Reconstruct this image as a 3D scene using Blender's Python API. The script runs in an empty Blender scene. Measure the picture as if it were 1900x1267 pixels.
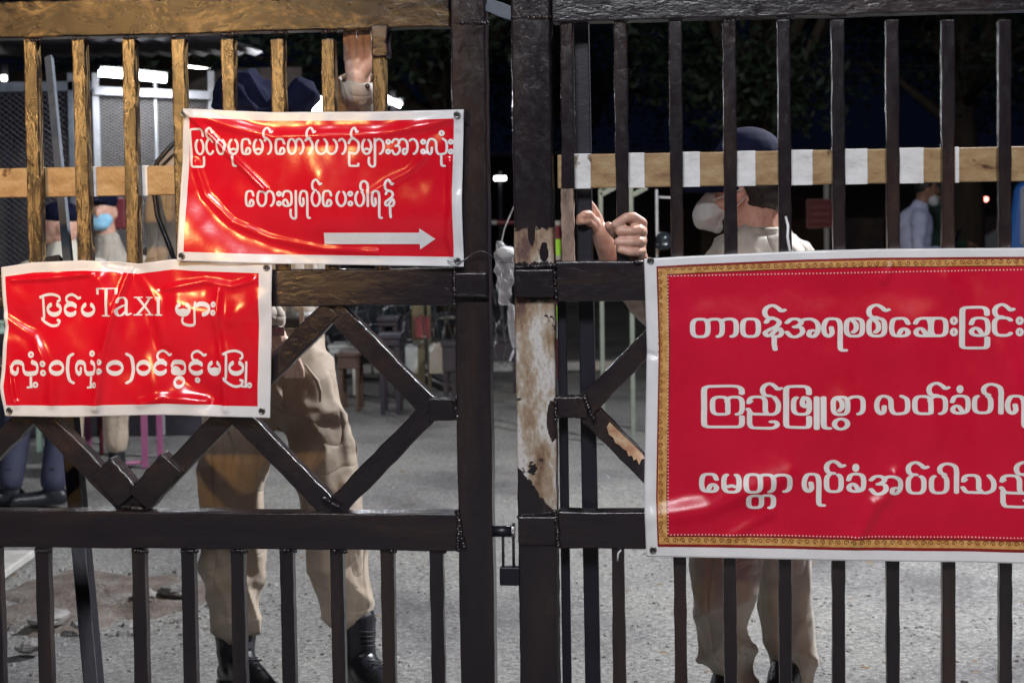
import bpy, bmesh, math, random
import numpy as np
from mathutils import Vector, Matrix
random.seed(7); RNG = np.random.default_rng(7)
C = bpy.context.scene.collection
SC = bpy.context.scene
# ------------------------------------------------------------------ camera
F = 2900.0; PITCH = 2.5; ROLL = -0.8; SH = -(233 - F*math.tan(math.radians(PITCH))); H = 1.32
cd = bpy.data.cameras.new('camera'); cam = bpy.data.objects.new('camera', cd); C.objects.link(cam); SC.camera = cam
cd.lens = F/1900*36; cd.sensor_width = 36; cd.shift_y = SH/1900; cd.clip_start = .1; cd.clip_end = 400
cd.dof.use_dof = True; cd.dof.focus_distance = 3.42; cd.dof.aperture_fstop = 6.3
RC = (Matrix.Rotation(math.radians(90-PITCH), 3, 'X') @ Matrix.Rotation(math.radians(ROLL), 3, 'Z'))
cam.matrix_world = Matrix.Translation((0, 0, H)) @ RC.to_4x4()
# ------------------------------------------------------------------ night sky
w = bpy.data.worlds.new('World'); SC.world = w; w.use_nodes = True
nt = w.node_tree; bg = nt.nodes['Background']
bg.inputs[0].default_value = (.0013, .002, .0055, 1); bg.inputs[1].default_value = 1.0
SC.view_settings.view_transform = 'Standard'; SC.view_settings.look = 'None'; SC.view_settings.exposure = 0; SC.view_settings.gamma = 1
# ------------------------------------------------------------------ lamps of the street and the yard
def aim(o, t): o.rotation_euler = (Vector(t) - o.location).to_track_quat('-Z', 'Y').to_euler()
def area(name, loc, to, power, col, size, size_y=None, spread=180):
    l = bpy.data.lights.new(name, 'AREA'); l.energy = power; l.color = col; l.size = size
    if size_y: l.shape = 'RECTANGLE'; l.size_y = size_y
    l.spread = math.radians(spread)
    o = bpy.data.objects.new(name, l); C.objects.link(o); o.location = loc; aim(o, to); return o
def spot(name, loc, to, power, col, deg, blend, rad):
    l = bpy.data.lights.new(name, 'SPOT'); l.energy = power; l.color = col; l.spot_size = math.radians(deg); l.spot_blend = blend; l.shadow_soft_size = rad
    o = bpy.data.objects.new(name, l); C.objects.link(o); o.location = loc; aim(o, to); return o
spot('sodium_lamp', (-2.9, -3.2, 2.75), (-1.22, 3.5, 1.70), 1300, (1, .57, .20), 18.5, 1.0, .09)
spot('sodium_lamp', (1.5, -5.0, 3.1), (.88, 3.3, .68), 150, (1, .55, .2), 11, .8, .07)
area('white_street_lamp', (-.7, -3.4, 5.9), (.15, 3.8, .6), 540, (.93, .95, 1), 1.6, 1.6)
area('yard_lamp', (2.9, 5.9, 4.0), (.3, 4.3, 0), 560, (.95, .96, 1), .4, .3)
area('yard_lamp', (-1.5, 17, 6.5), (0, 13, 0), 60, (.85, .9, 1), .8, .4)
moon = bpy.data.lights.new('moon', 'SUN'); moon.energy = .02; moon.angle = .2; moon.color = (.6, .7, 1)
mo = bpy.data.objects.new('moon', moon); C.objects.link(mo); mo.rotation_euler = (.7, .3, 0)
# ------------------------------------------------------------------ where a pixel of the photograph lies in the place
CAMP = Vector((0, 0, H)); YAW = math.radians(6); D0 = 3.41
S_ = Vector((math.cos(YAW), -math.sin(YAW), 0)); N_ = Vector((math.sin(YAW), math.cos(YAW), 0))
GO = Vector((0, D0, 0))
def ray(px, py): return RC @ Vector(((px-950)/F, (-(py-633.5)+SH)/F, -1))
def W(px, py, d=0.0):                                   # world point on the plane d metres behind the gate
    r = ray(px, py); t = (GO + N_*d - CAMP).dot(N_) / r.dot(N_); return CAMP + r*t
def G(px, py, d=0.0):                                   # the same in gate coordinates (along, depth, up)
    p = W(px, py, d) - GO; return Vector((p.dot(S_), p.dot(N_), p.z))
def P(px, py, Y):
    r = ray(px, py); return CAMP + r*(Y/r.y)
def ground(px, py):
    r = ray(px, py); return CAMP + r*(-H/r.z)
# ------------------------------------------------------------------ tagging
def tag(o, label=None, cat=None, group=None, kind=None):
    if label: o['label'] = label
    if cat: o['category'] = cat
    if group: o['group'] = group
    if kind: o['kind'] = kind
    return o
def empty(name, loc, label, cat, group=None, rz=0):
    o = bpy.data.objects.new(name, None); C.objects.link(o); o.location = loc; o.rotation_euler = (0, 0, rz); o.empty_display_size = .1
    return tag(o, label, cat, group)
# ------------------------------------------------------------------ materials
def newmat(name):
    m = bpy.data.materials.new(name); m.use_nodes = True; return m, m.node_tree, m.node_tree.nodes['Principled BSDF']
def N(nt, t, **k):
    n = nt.nodes.new(t)
    for a, b in k.items():
        if a in n.inputs: n.inputs[a].default_value = b
        else: setattr(n, a, b)
    return n
def ramp(nt, src, stops, const=False):
    r = nt.nodes.new('ShaderNodeValToRGB'); e = r.color_ramp.elements
    while len(e) < len(stops): e.new(.5)
    for i, (p, c) in enumerate(stops):
        e[i].position = p; e[i].color = (*c, 1) if len(c) == 3 else c
    if const: r.color_ramp.interpolation = 'CONSTANT'
    nt.links.new(src, r.inputs[0]); return r
def noise(nt, scale, detail=4, rough=.6, stretch=(1, 1, 1), co='Object', dist=0):
    tc = N(nt, 'ShaderNodeTexCoord'); mp = N(nt, 'ShaderNodeMapping'); mp.inputs['Scale'].default_value = stretch
    nt.links.new(tc.outputs[co], mp.inputs[0]); n = N(nt, 'ShaderNodeTexNoise', Scale=scale, Detail=detail, Roughness=rough, Distortion=dist)
    nt.links.new(mp.outputs[0], n.inputs['Vector']); return n
def mat(name, cols, scale=20, rough=.6, bump=.2, bscale=None, stretch=(1, 1, 1), metal=0, bdist=.004, rvar=.1, spec=None, trans=0, sss=0, sheen=0):
    m, nt, b = newmat(name)
    n = noise(nt, scale, 5, .6, stretch); k = len(cols)
    r = ramp(nt, n.outputs[0], [(.3 + .4*i/max(1, k-1), c) for i, c in enumerate(cols)])
    nt.links.new(r.outputs[0], b.inputs['Base Color'])
    n2 = noise(nt, bscale or scale*3, 5, .65, stretch)
    mr = N(nt, 'ShaderNodeMapRange'); mr.inputs[3].default_value = max(.02, rough-rvar); mr.inputs[4].default_value = rough+rvar
    nt.links.new(n2.outputs[0], mr.inputs[0]); nt.links.new(mr.outputs[0], b.inputs['Roughness'])
    if bump:
        bp = N(nt, 'ShaderNodeBump', Strength=bump, Distance=bdist); nt.links.new(n2.outputs[0], bp.inputs['Height']); nt.links.new(bp.outputs[0], b.inputs['Normal'])
    b.inputs['Metallic'].default_value = metal
    if spec is not None: b.inputs['Specular IOR Level'].default_value = spec
    if trans: b.inputs['Transmission Weight'].default_value = trans
    if sss:
        b.inputs['Subsurface Weight'].default_value = sss; b.inputs['Subsurface Radius'].default_value = (.01, .004, .002)
    if sheen: b.inputs['Sheen Weight'].default_value = sheen
    return m
def cloth(name, cols, seed=0, amp=1.0):
    m, nt, b = newmat(name); n = noise(nt, 14, 5, .6); c = ramp(nt, n.outputs[0], [(.3+.4*i/max(1, len(cols)-1), q) for i, q in enumerate(cols)]); nt.links.new(c.outputs[0], b.inputs['Base Color'])
    def mth(op, a, k=None):
        q = N(nt, 'ShaderNodeMath', operation=op); nt.links.new(a, q.inputs[0])
        if k is not None: (nt.links.new(k, q.inputs[1]) if not isinstance(k, (int, float)) else setattr(q.inputs[1], 'default_value', k))
        return q.outputs[0]
    a = noise(nt, 9+seed*.4, 1.5, .4, (1, 1, .22), dist=.5); g = noise(nt, 7+seed*.3, 2, .45, (.7, .7, 1.1), dist=.7); wv = noise(nt, 700, 2, .6)
    r1 = mth('ABSOLUTE', mth('SUBTRACT', a.outputs[0], .5)); r2 = mth('ABSOLUTE', mth('SUBTRACT', g.outputs[0], .5))
    h = mth('ADD', mth('POWER', r1, .6), mth('MULTIPLY', mth('POWER', r2, .7), .6))
    b1 = N(nt, 'ShaderNodeBump', Strength=.8*amp, Distance=.032); nt.links.new(h, b1.inputs['Height'])
    b2 = N(nt, 'ShaderNodeBump', Strength=.2, Distance=.001); nt.links.new(wv.outputs[0], b2.inputs['Height']); nt.links.new(b1.outputs[0], b2.inputs['Normal']); nt.links.new(b2.outputs[0], b.inputs['Normal'])
    b.inputs['Roughness'].default_value = .72; b.inputs['Sheen Weight'].default_value = .12; return m
def emit(name, col, s):
    m, nt, b = newmat(name); b.inputs['Base Color'].default_value = (*col, 1); b.inputs['Emission Color'].default_value = (*col, 1); b.inputs['Emission Strength'].default_value = s; return m
def iron(name, stretch, bare=None, glints=False):
    """many coats of brown-black gloss paint on iron, dripped and chipped; can carry gold sodium glints in its colour; bare = list of (z0,z1,s_lean) zones where the coats have come off"""
    m, nt, b = newmat(name)
    n = noise(nt, (30, 9)[glints == 2] if glints else 9, 6, .68, stretch, dist=.5 if glints else 0); n2 = noise(nt, 60, 5, .62, tuple(.35+.65*q_ for q_ in stretch), dist=.25); n3 = noise(nt, 420, 3, .7)
    c = ramp(nt, n.outputs[0], [(.3, (.010, .007, .010)), (.5, (.016, .011, .014)), (.64, (.034, .020, .017)), (.80, (.012, .009, .011))] if not glints else
             [(.40, (.008, .006, .006)), (.47, (.035, .021, .011)), (.51, (.14, .088, .038)), (.54, (.25, .165, .075)), (.565, (.04, .024, .012)), (.64, (.008, .006, .006))])  # gold stops stand in for sodium light glinting on the dark paint
    r = N(nt, 'ShaderNodeMapRange'); r.inputs[3].default_value = .06; r.inputs[4].default_value = .34
    nt.links.new(n2.outputs[0], r.inputs[0])
    ad = N(nt, 'ShaderNodeMath', operation='MULTIPLY_ADD'); ad.inputs[1].default_value = .22
    nt.links.new(n3.outputs[0], ad.inputs[0]); nt.links.new(n2.outputs[0], ad.inputs[2])
    bp = N(nt, 'ShaderNodeBump', Strength=.5, Distance=.0034); nt.links.new(ad.outputs[0], bp.inputs['Height'])
    nt.links.new(bp.outputs[0], b.inputs['Normal'])
    col = c.outputs[0]; rg = r.outputs[0]
    if bare:
        tc = N(nt, 'ShaderNodeTexCoord'); sp = N(nt, 'ShaderNodeSeparateXYZ'); nt.links.new(tc.outputs['Object'], sp.inputs[0])
        vo = noise(nt, 44, 7, .78, (1, 1, .7)); vb = noise(nt, 19, 6, .72)
        def M(op, a, bb, c=None):
            q = N(nt, 'ShaderNodeMath', operation=op)
            for i, v in enumerate((a, bb) if c is None else (a, bb, c)):
                if isinstance(v, (int, float)): q.inputs[i].default_value = v
                else: nt.links.new(v, q.inputs[i])
            return q.outputs[0]
        zz = M('ADD', sp.outputs[2], M('MULTIPLY', M('SUBTRACT', vo.outputs[0], .5), .055))
        tot = None
        for (z0, z1, kx, s0) in bare:
            sl = M('MULTIPLY', M('SUBTRACT', sp.outputs[0], s0), kx)
            a = M('GREATER_THAN', zz, M('ADD', sl, z0)); bb = M('LESS_THAN', zz, z1)
            q = M('MULTIPLY', a, bb); tot = q if tot is None else M('MAXIMUM', tot, q)
        isl = M('GREATER_THAN', vb.outputs[0], .372); tot = M('MULTIPLY', tot, isl)
        # a tongue of old paint left on the right edge
        for (sc, zc, rs, rz_) in ISL:
            dx = M('DIVIDE', M('SUBTRACT', sp.outputs[0], sc), rs); dz = M('DIVIDE', M('SUBTRACT', zz, zc), rz_)
            rr = M('ADD', M('MULTIPLY', dx, dx), M('MULTIPLY', dz, dz)); tot = M('MULTIPLY', tot, M('GREATER_THAN', rr, 1.0))
        nb = noise(nt, 13, 7, .7, (1, 1, .45)); cb = ramp(nt, nb.outputs[0], [(.34, (.10, .04, .03)), (.42, (.26, .16, .09)), (.49, (.38, .30, .22)), (.56, (.62, .59, .57)), (.64, (.28, .19, .13))])
        mx = N(nt, 'ShaderNodeMix', data_type='RGBA'); nt.links.new(tot, mx.inputs[0]); nt.links.new(col, mx.inputs[6]); nt.links.new(cb.outputs[0], mx.inputs[7]); col = mx.outputs[2]
        rg = M('ADD', M('MULTIPLY', tot, .3), r.outputs[0])
        b2 = N(nt, 'ShaderNodeBump', Strength=.9, Distance=.0015, invert=True); nt.links.new(tot, b2.inputs['Height']); nt.links.new(bp.outputs[0], b2.inputs['Normal']); nt.links.new(b2.outputs[0], b.inputs['Normal'])
    if glints == 2:
        for q_, (p_, k_) in zip(c.color_ramp.elements, ((.40, (.008, .006, .007)), (.50, (.016, .011, .010)), (.56, (.07, .042, .02)), (.60, (.17, .11, .05)), (.635, (.03, .018, .011)), (.72, (.009, .007, .008)))): q_.position = p_; q_.color = (*k_, 1)  # sparser painted-in lamp gold for the top rail
    nt.links.new(col, b.inputs['Base Color']); nt.links.new(rg, b.inputs['Roughness'])
    b.inputs['Specular IOR Level'].default_value = .38 if glints == 2 else .7
    return m
zp = lambda py: G(1000, py).z
ISL = [(G(1026, 780).x, zp(778), .013, .045), (G(1010, 472).x, zp(470), .010, .022), (G(987, 440).x, zp(430), .008, .03)]
M_ironv = iron('iron_painted_upright', (1, 1, .16)); M_ironh = iron('iron_painted_rail', (.2, 1, 1)); M_irond = iron('iron_painted_brace', (.7, 1, .7)); M_glintv = iron('iron_painted_glint_upright', (1, 1, .22), None, True); M_glinth = iron('iron_painted_glint_rail', (.6, 1, 1), None, 2)
M_peel = iron('iron_peeled_paint', (1, 1, .3), [(zp(905), zp(556), -1.3, G(995, 900).x), (zp(489), zp(424), .0, 0)])
M_blackiron = mat('black_steel', [(.006, .006, .012), (.012, .011, .02)], 12, .38, .15, 120)
M_peelbar = mat('bare_bar', [(.05, .03, .025), (.30, .2, .15), (.42, .33, .27)], 30, .55, .5, 140, (1, 1, .3))
M_white = mat('white_vinyl', [(.72, .71, .72), (.80, .79, .80)], 14, .30, .12, 60, rvar=.06)
M_red = mat('red_vinyl', [(.66, .004, .018), (.76, .008, .024)], 9, .2, .06, 70, rvar=.05, spec=.55)
M_crim = mat('crimson_vinyl', [(.54, .003, .026), (.66, .007, .040)], 5, .30, .08, 70, rvar=.08, spec=.35)
M_print = mat('white_print', [(.78, .77, .78), (.84, .83, .84)], 20, .28, .05, 60, rvar=.05)
M_print3 = mat('cream_print', [(.74, .71, .68), (.82, .80, .78)], 20, .4, .05, 60)
M_gold = mat('printed_gold_band', [(.42, .19, .05), (.62, .32, .09), (.70, .42, .16)], 90, .38, .1, 200)
M_golddk = mat('printed_brown_scrolls', [(.20, .06, .02), (.28, .09, .03)], 60, .4, 0)
M_maroon = mat('printed_maroon_line', [(.20, .006, .008), (.26, .01, .01)], 20, .4, 0)
M_pinkdot = mat('printed_pink_dots', [(.75, .45, .42), (.82, .55, .5)], 20, .4, 0)
M_steel = mat('eyelet_steel', [(.25, .24, .24), (.4, .38, .36)], 60, .3, .3, 200, metal=1)
M_hole = mat('eyelet_hole', [(.01, .01, .012), (.015, .014, .014)], 20, .6, 0)
M_khaki = cloth('khaki_cloth', [(.33, .26, .19), (.41, .335, .26)], 0)
M_khaki2 = cloth('grey_khaki_cloth', [(.34, .30, .25), (.43, .385, .33)], 2)
M_navy = mat('navy_cap_cloth', [(.004, .005, .017), (.008, .010, .030)], 25, .88, .3, 500, bdist=.001, spec=.1)
M_skin = mat('skin', [(.50, .25, .17), (.62, .35, .26), (.66, .42, .33)], 55, .42, .5, 330, bdist=.0012, sss=.1)
M_skinp = mat('pale_skin', [(.60, .38, .29), (.70, .48, .39), (.74, .54, .45)], 55, .45, .5, 330, bdist=.0012, sss=.1)
M_skind = mat('darker_skin', [(.25, .12, .075), (.33, .17, .11)], 40, .5, .3, 260, bdist=.0012, sss=.1)
M_hair = mat('black_hair', [(.006, .005, .005), (.015, .012, .011)], 90, .5, .5, 300, (1, 1, .3))
M_boot = mat('black_leather', [(.008, .009, .013), (.02, .021, .027)], 18, .3, .35, 160, bdist=.003)
M_belt = mat('dark_belt', [(.02, .015, .012), (.035, .025, .02)], 20, .45, .2)
M_mask = cloth('grey_white_mask', [(.50, .52, .52), (.62, .63, .62)], 9, .5)
M_bluemask = mat('light_blue_mask', [(.22, .5, .72), (.33, .6, .78)], 30, .75, .2, 200)
M_shirt = mat('pale_blue_shirt', [(.5, .55, .78), (.6, .64, .84)], 20, .8, .2)
M_rope = mat('wire_grey', [(.16, .16, .17), (.3, .3, .32)], 50, .35, .2, metal=.8)
M_galv = mat('grey_painted_frame', [(.35, .36, .38), (.46, .47, .5)], 20, .5, .15)
M_dkblue = mat('slate_blue_steel', [(.07, .085, .11), (.12, .135, .16)], 20, .5, .15)
M_dark = mat('dark_weathered_board', [(.012, .012, .02), (.035, .03, .04)], 8, .7, .3)
M_meshw = mat('galvanised_mesh', [(.28, .27, .27), (.42, .41, .41)], 30, .45, 0, metal=.3)
M_meshd = mat('dark_mesh', [(.05, .05, .065), (.08, .08, .1)], 30, .55, 0)
M_roof = mat('roof_sheet', [(.012, .012, .018), (.03, .027, .034)], 6, .55, .2)
M_leaf = mat('leaf', [(.010, .022, .012), (.022, .042, .018), (.034, .042, .022)], 3, .6, 0)
M_bark = mat('bark', [(.05, .035, .025), (.09, .065, .045)], 10, .85, .8, 30, (1, 1, .2), bdist=.02)
M_olive = mat('olive_post', [(.10, .085, .045), (.17, .14, .08)], 14, .7, .4, stretch=(1, 1, .2))
M_panel = mat('white_board', [(.40, .42, .40), (.52, .54, .52)], 9, .6, .1)
M_redp = mat('faded_red_paint', [(.13, .012, .02), (.20, .025, .035)], 12, .5, .2)
M_pink = mat('pink_plastic', [(.26, .07, .16), (.32, .1, .2)], 12, .4, .05)
M_mint = mat('mint_paint', [(.42, .62, .5), (.52, .7, .58)], 12, .5, .1)
M_lime = mat('lime_reflector', [(.35, .85, .03), (.45, .95, .08)], 12, .35, .05)
M_blue = mat('blue_vehicle_paint', [(.03, .16, .55), (.05, .22, .65)], 4, .25, .02)
M_grey = mat('silver_paint', [(.3, .32, .35), (.42, .44, .47)], 4, .3, .02)
M_glassd = mat('dark_glass', [(.01, .015, .02), (.02, .025, .03)], 4, .08, 0)
M_kerb = mat('kerb_concrete', [(.32, .31, .29), (.5, .49, .46)], 12, .8, .5)
M_brick = mat('dirt_wall', [(.05, .04, .035), (.10, .08, .07)], 6, .85, .4)
M_bluecrate = mat('blue_plastic', [(.003, .005, .018), (.006, .009, .03)], 12, .4, .05)
M_lamp = emit('lit_tube', (.93, .95, 1), 22)
M_flood = emit('lit_floodlight', (.95, .97, 1), 16)
M_bulb = emit('lit_bulb', (1, .98, .95), 14)
M_redlamp = emit('lit_red_lamp', (1, .25, .2), 8)
def plastic_bag():
    m, nt, b = newmat('clear_plastic_bag'); b.inputs['Base Color'].default_value = (.75, .75, .78, 1); b.inputs['Roughness'].default_value = .15
    b.inputs['Alpha'].default_value = .24; b.inputs['Specular IOR Level'].default_value = .8
    n = noise(nt, 60, 4, .6); bp = N(nt, 'ShaderNodeBump', Strength=.8, Distance=.01); nt.links.new(n.outputs[0], bp.inputs['Height']); nt.links.new(bp.outputs[0], b.inputs['Normal']); return m
M_bag = plastic_bag()
def board_mat(name, cols, rough):
    m, nt, b = newmat(name)
    n = noise(nt, 26, 6, .7, (.6, 1, 1.3)); n2 = noise(nt, 120, 4, .7); v = noise(nt, 12, 3, .55, dist=.8)
    c = ramp(nt, n.outputs[0], [(.3 + .13*i, q) for i, q in enumerate(cols)])
    k = ramp(nt, v.outputs[0], [(.30, (.30, .22, .15)), (.345, (1, 1, 1))])
    mx = N(nt, 'ShaderNodeMix', data_type='RGBA', blend_type='MULTIPLY'); mx.inputs[0].default_value = 1
    nt.links.new(c.outputs[0], mx.inputs[6]); nt.links.new(k.outputs[0], mx.inputs[7]); nt.links.new(mx.outputs[2], b.inputs['Base Color'])
    bp = N(nt, 'ShaderNodeBump', Strength=.5, Distance=.002); nt.links.new(n2.outputs[0], bp.inputs['Height']); nt.links.new(bp.outputs[0], b.inputs['Normal'])
    b.inputs['Roughness'].default_value = rough; return m
M_tan = board_mat('tan_lamplight_scuffed', [(.20, .11, .045), (.30, .18, .08), (.38, .25, .12), (.44, .32, .18)], .4)  # tan holds the sodium lamplight on a white rail, scuffs included
M_barshadow = board_mat('painted_bar_shadow', [(.52, .50, .48), (.68, .66, .65), (.76, .75, .75), (.8, .79, .8)], .45)  # white stands for bar shadow, where the warm lamp is blocked
# ------------------------------------------------------------------ mesh building
class MB:
    def __init__(s): s.v = []; s.f = []; s.mi = []
    def add(s, v, f, m=0):
        k = len(s.v); s.v += [tuple(a) for a in v]; s.f += [tuple(i+k for i in q) for q in f]; s.mi += [m]*len(f); return s
    def box(s, a, b, m=0):
        x0, x1 = sorted((a[0], b[0])); y0, y1 = sorted((a[1], b[1])); z0, z1 = sorted((a[2], b[2]))
        v = [(x, y, z) for z in (z0, z1) for y in (y0, y1) for x in (x0, x1)]
        return s.add(v, [(0, 2, 3, 1), (4, 5, 7, 6), (0, 1, 5, 4), (2, 6, 7, 3), (0, 4, 6, 2), (1, 3, 7, 5)], m)
    def beam(s, p, q, wd, dp, up=(0, 1, 0), n=1, jit=0, m=0):
        """square tube from p to q; wd across, dp along `up`"""
        p = Vector(p); q = Vector(q); t = (q-p).normalized(); u = Vector(up); u = (u - t*u.dot(t)).normalized(); r = t.cross(u)
        v = []; f = []
        for i in range(n+1):
            c = p.lerp(q, i/n); a = random.uniform(-jit, jit); e = random.uniform(-jit, jit)
            for (x, y) in ((-1, -1), (1, -1), (1, 1), (-1, 1)): v.append(c + r*(x*(wd/2+a)) + u*(y*(dp/2+e*.4)))
        for i in range(n):
            k = 4*i
            for j in range(4): f.append((k+j, k+(j+1) % 4, k+4+(j+1) % 4, k+4+j))
        f += [(3, 2, 1, 0), (4*n, 4*n+1, 4*n+2, 4*n+3)]
        return s.add(v, f, m)
    def tube(s, pts, r, n=8, m=0, cap=True):
        pts = [Vector(p) for p in pts]; L = len(pts); rr = r if isinstance(r, (list, tuple)) else [r]*L; v = []; f = []
        u = None
        for i, p in enumerate(pts):
            t = (pts[min(i+1, L-1)] - pts[max(i-1, 0)])
            t = t.normalized() if t.length > 1e-9 else Vector((0, 0, 1))
            if u is None: u = t.orthogonal().normalized()
            u = (u - t*u.dot(t)); u = u.normalized() if u.length > 1e-6 else t.orthogonal().normalized(); b = t.cross(u)
            for k in range(n):
                a = 2*math.pi*k/n; v.append(p + (u*math.cos(a) + b*math.sin(a))*rr[i])
        for i in range(L-1):
            for k in range(n): f.append((i*n+k, i*n+(k+1) % n, (i+1)*n+(k+1) % n, (i+1)*n+k))
        if cap: f += [tuple(range(n))[::-1], tuple((L-1)*n+k for k in range(n))]
        return s.add(v, f, m)
    def ball(s, c, r, n=10, m=0, rot=None):
        r = (r, r, r) if isinstance(r, (int, float)) else r; c = Vector(c); v = []; f = []; K = n//2+1
        for i in range(1, K):
            th = math.pi*i/K
            for k in range(n):
                a = 2*math.pi*k/n; q = Vector((r[0]*math.sin(th)*math.cos(a), r[1]*math.sin(th)*math.sin(a), r[2]*math.cos(th)))
                v.append(c + (rot @ q if rot else q))
        t = Vector((0, 0, r[2])); t = rot @ t if rot else t
        v += [c+t, c-t]; T = len(v)-2
        for i in range(K-2):
            for k in range(n): f.append((i*n+k, (i+1)*n+k, (i+1)*n+(k+1) % n, i*n+(k+1) % n))
        for k in range(n):
            f.append((T, k, (k+1) % n)); f.append((T+1, (K-2)*n+(k+1) % n, (K-2)*n+k))
        return s.add(v, f, m)
    def build(s, name, mats, parent=None, smooth=False, bevel=0, seg=2, kind=None):
        me = bpy.data.meshes.new(name); me.from_pydata(s.v, [], s.f); me.update()
        mats = mats if isinstance(mats, (list, tuple)) else [mats]
        for q in mats: me.materials.append(q)
        if len(mats) > 1: me.polygons.foreach_set('material_index', s.mi)
        if smooth: me.polygons.foreach_set('use_smooth', [True]*len(me.polygons))
        o = bpy.data.objects.new(name, me); C.objects.link(o)
        if parent: o.parent = parent
        if bevel:
            b = o.modifiers.new('bevel', 'BEVEL'); b.width = bevel; b.segments = seg; b.limit_method = 'ANGLE'; b.angle_limit = math.radians(40)
            me.polygons.foreach_set('use_smooth', [True]*len(me.polygons)); b.harden_normals = True
        if kind: o['kind'] = kind
        return o
def LOC(parent, p):                                     # world point -> parent's frame (parents here are only moved and turned about z)
    c, s = math.cos(-parent.rotation_euler.z), math.sin(-parent.rotation_euler.z); q = Vector(p) - parent.location
    return Vector((c*q.x - s*q.y, s*q.x + c*q.y, q.z))
def rcone(mb, p, q, r0, r1, n=14):
    mb.ball(p, r0, n); mb.ball(q, r1, n); mb.tube([p, q], [r0, r1], n)
def blob(name, chains, balls, m, parent, voxel=.008, smooth=5, fold=None, extra=None, objname=True):
    """one continuous surface grown over limbs (chains of point, radius) and masses (centre, radii, rotation); world coordinates"""
    mb = MB()
    for ch in chains:
        for (a, ra), (b, rb) in zip(ch, ch[1:]): rcone(mb, LOC(parent, a), LOC(parent, b), ra, rb)
    for q in balls: mb.ball(LOC(parent, q[0]), q[1], 18, rot=q[2] if len(q) > 2 else None)
    t = mb.build('tmp', m)
    r = t.modifiers.new('r', 'REMESH'); r.mode = 'VOXEL'; r.voxel_size = voxel; r.use_smooth_shade = True
    if smooth: s = t.modifiers.new('s', 'SMOOTH'); s.iterations = smooth; s.factor = .5
    dg = bpy.context.evaluated_depsgraph_get(); me = bpy.data.meshes.new_from_object(t.evaluated_get(dg)); bpy.data.objects.remove(t)
    me.name = name
    if fold:
        n = len(me.vertices); co = np.empty(n*3); me.vertices.foreach_get('co', co); co = co.reshape(-1, 3)
        no = np.empty(n*3); me.vertex_normals.foreach_get('vector', no); no = no.reshape(-1, 3)
        co = co + no*fold(co, no)[:, None]; me.vertices.foreach_set('co', co.ravel()); me.update()
    me.polygons.foreach_set('use_smooth', [True]*len(me.polygons))
    if not me.materials: me.materials.append(m)
    o = bpy.data.objects.new(name, me); C.objects.link(o); o.parent = parent
    return o
def folds(A, dirs, seed=0):
    """creases of cloth: warped ridges running across the given directions"""
    rg = np.random.default_rng(seed)
    def f(co, no):
        d = np.zeros(len(co)); wv = .030*np.sin(co[:, 0]*19+rg.uniform(0, 6)) + .032*np.sin(co[:, 2]*15+co[:, 1]*11+rg.uniform(0, 6))
        for (k, fr, am) in dirs:
            k = np.array(k, float); k /= np.linalg.norm(k); ph = (co @ k + wv)*fr + rg.uniform(0, 6)
            env = .5 + .5*np.sin(co[:, 2]*fr*.31 + co[:, 0]*fr*.23 + rg.uniform(0, 6))
            d += am*env*(1 - 2*np.abs(np.sin(ph))**.7)
        return d*A
    return f
# ------------------------------------------------------------------ GROUND
def ground_mat():
    m, nt, b = newmat('rough_asphalt')
    a = noise(nt, 62, 8, .82); g = noise(nt, 1.1, 5, .6, (1, 1, 1)); f = noise(nt, 190, 3, .7)
    c = ramp(nt, a.outputs[0], [(.35, (.055, .053, .05)), (.45, (.18, .177, .168)), (.54, (.31, .307, .292)), (.63, (.50, .495, .472))])
    k = ramp(nt, g.outputs[0], [(.32, (.42, .41, .43)), (.42, (.68, .67, .70)), (.5, (.88, .88, .88)), (.68, (1.0, 1.0, .97))])
    mx = N(nt, 'ShaderNodeMix', data_type='RGBA', blend_type='MULTIPLY'); mx.inputs[0].default_value = 1
    nt.links.new(c.outputs[0], mx.inputs[6]); nt.links.new(k.outputs[0], mx.inputs[7]); nt.links.new(mx.outputs[2], b.inputs['Base Color'])
    ad = N(nt, 'ShaderNodeMath', operation='MULTIPLY_ADD'); ad.inputs[1].default_value = .5; nt.links.new(f.outputs[0], ad.inputs[0]); nt.links.new(a.outputs[0], ad.inputs[2])
    bp = N(nt, 'ShaderNodeBump', Strength=.9, Distance=.012); nt.links.new(ad.outputs[0], bp.inputs['Height']); nt.links.new(bp.outputs[0], b.inputs['Normal'])
    b.inputs['Roughness'].default_value = .72; return m
M_ground = ground_mat()
def bump_h(x, y):
    return (.006*np.sin(x*9+np.sin(y*7)*1.3)*np.sin(y*8+x*2) + .010*np.sin(x*1.7+.6)*np.sin(y*1.3) - .008)
def ground_sheet():
    xs = np.concatenate([[-90, -40, -20, -12], np.arange(-7, 7.01, .07), [12, 20, 40, 90]]); ys = np.concatenate([[-25, -8, 0], np.arange(3, 14.01, .07), np.arange(14.5, 40, 1), [50, 75, 140]])
    X, Y = np.meshgrid(xs, ys); Z = bump_h(X, Y)*np.clip((15-Y)/4, 0, 1)*np.clip((7-np.abs(X))/1, 0, 1)
    v = np.stack([X, Y, Z], -1).reshape(-1, 3); n = len(xs); idx = np.arange(len(xs)*len(ys)).reshape(len(ys), n)
    f = np.stack([idx[:-1, :-1], idx[:-1, 1:], idx[1:, 1:], idx[1:, :-1]], -1).reshape(-1, 4)
    me = bpy.data.meshes.new('ground'); me.from_pydata(v.tolist(), [], f.tolist()); me.materials.append(M_ground); me.polygons.foreach_set('use_smooth', [True]*len(f))
    o = bpy.data.objects.new('ground', me); C.objects.link(o); o['kind'] = 'structure'
ground_sheet()
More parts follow.
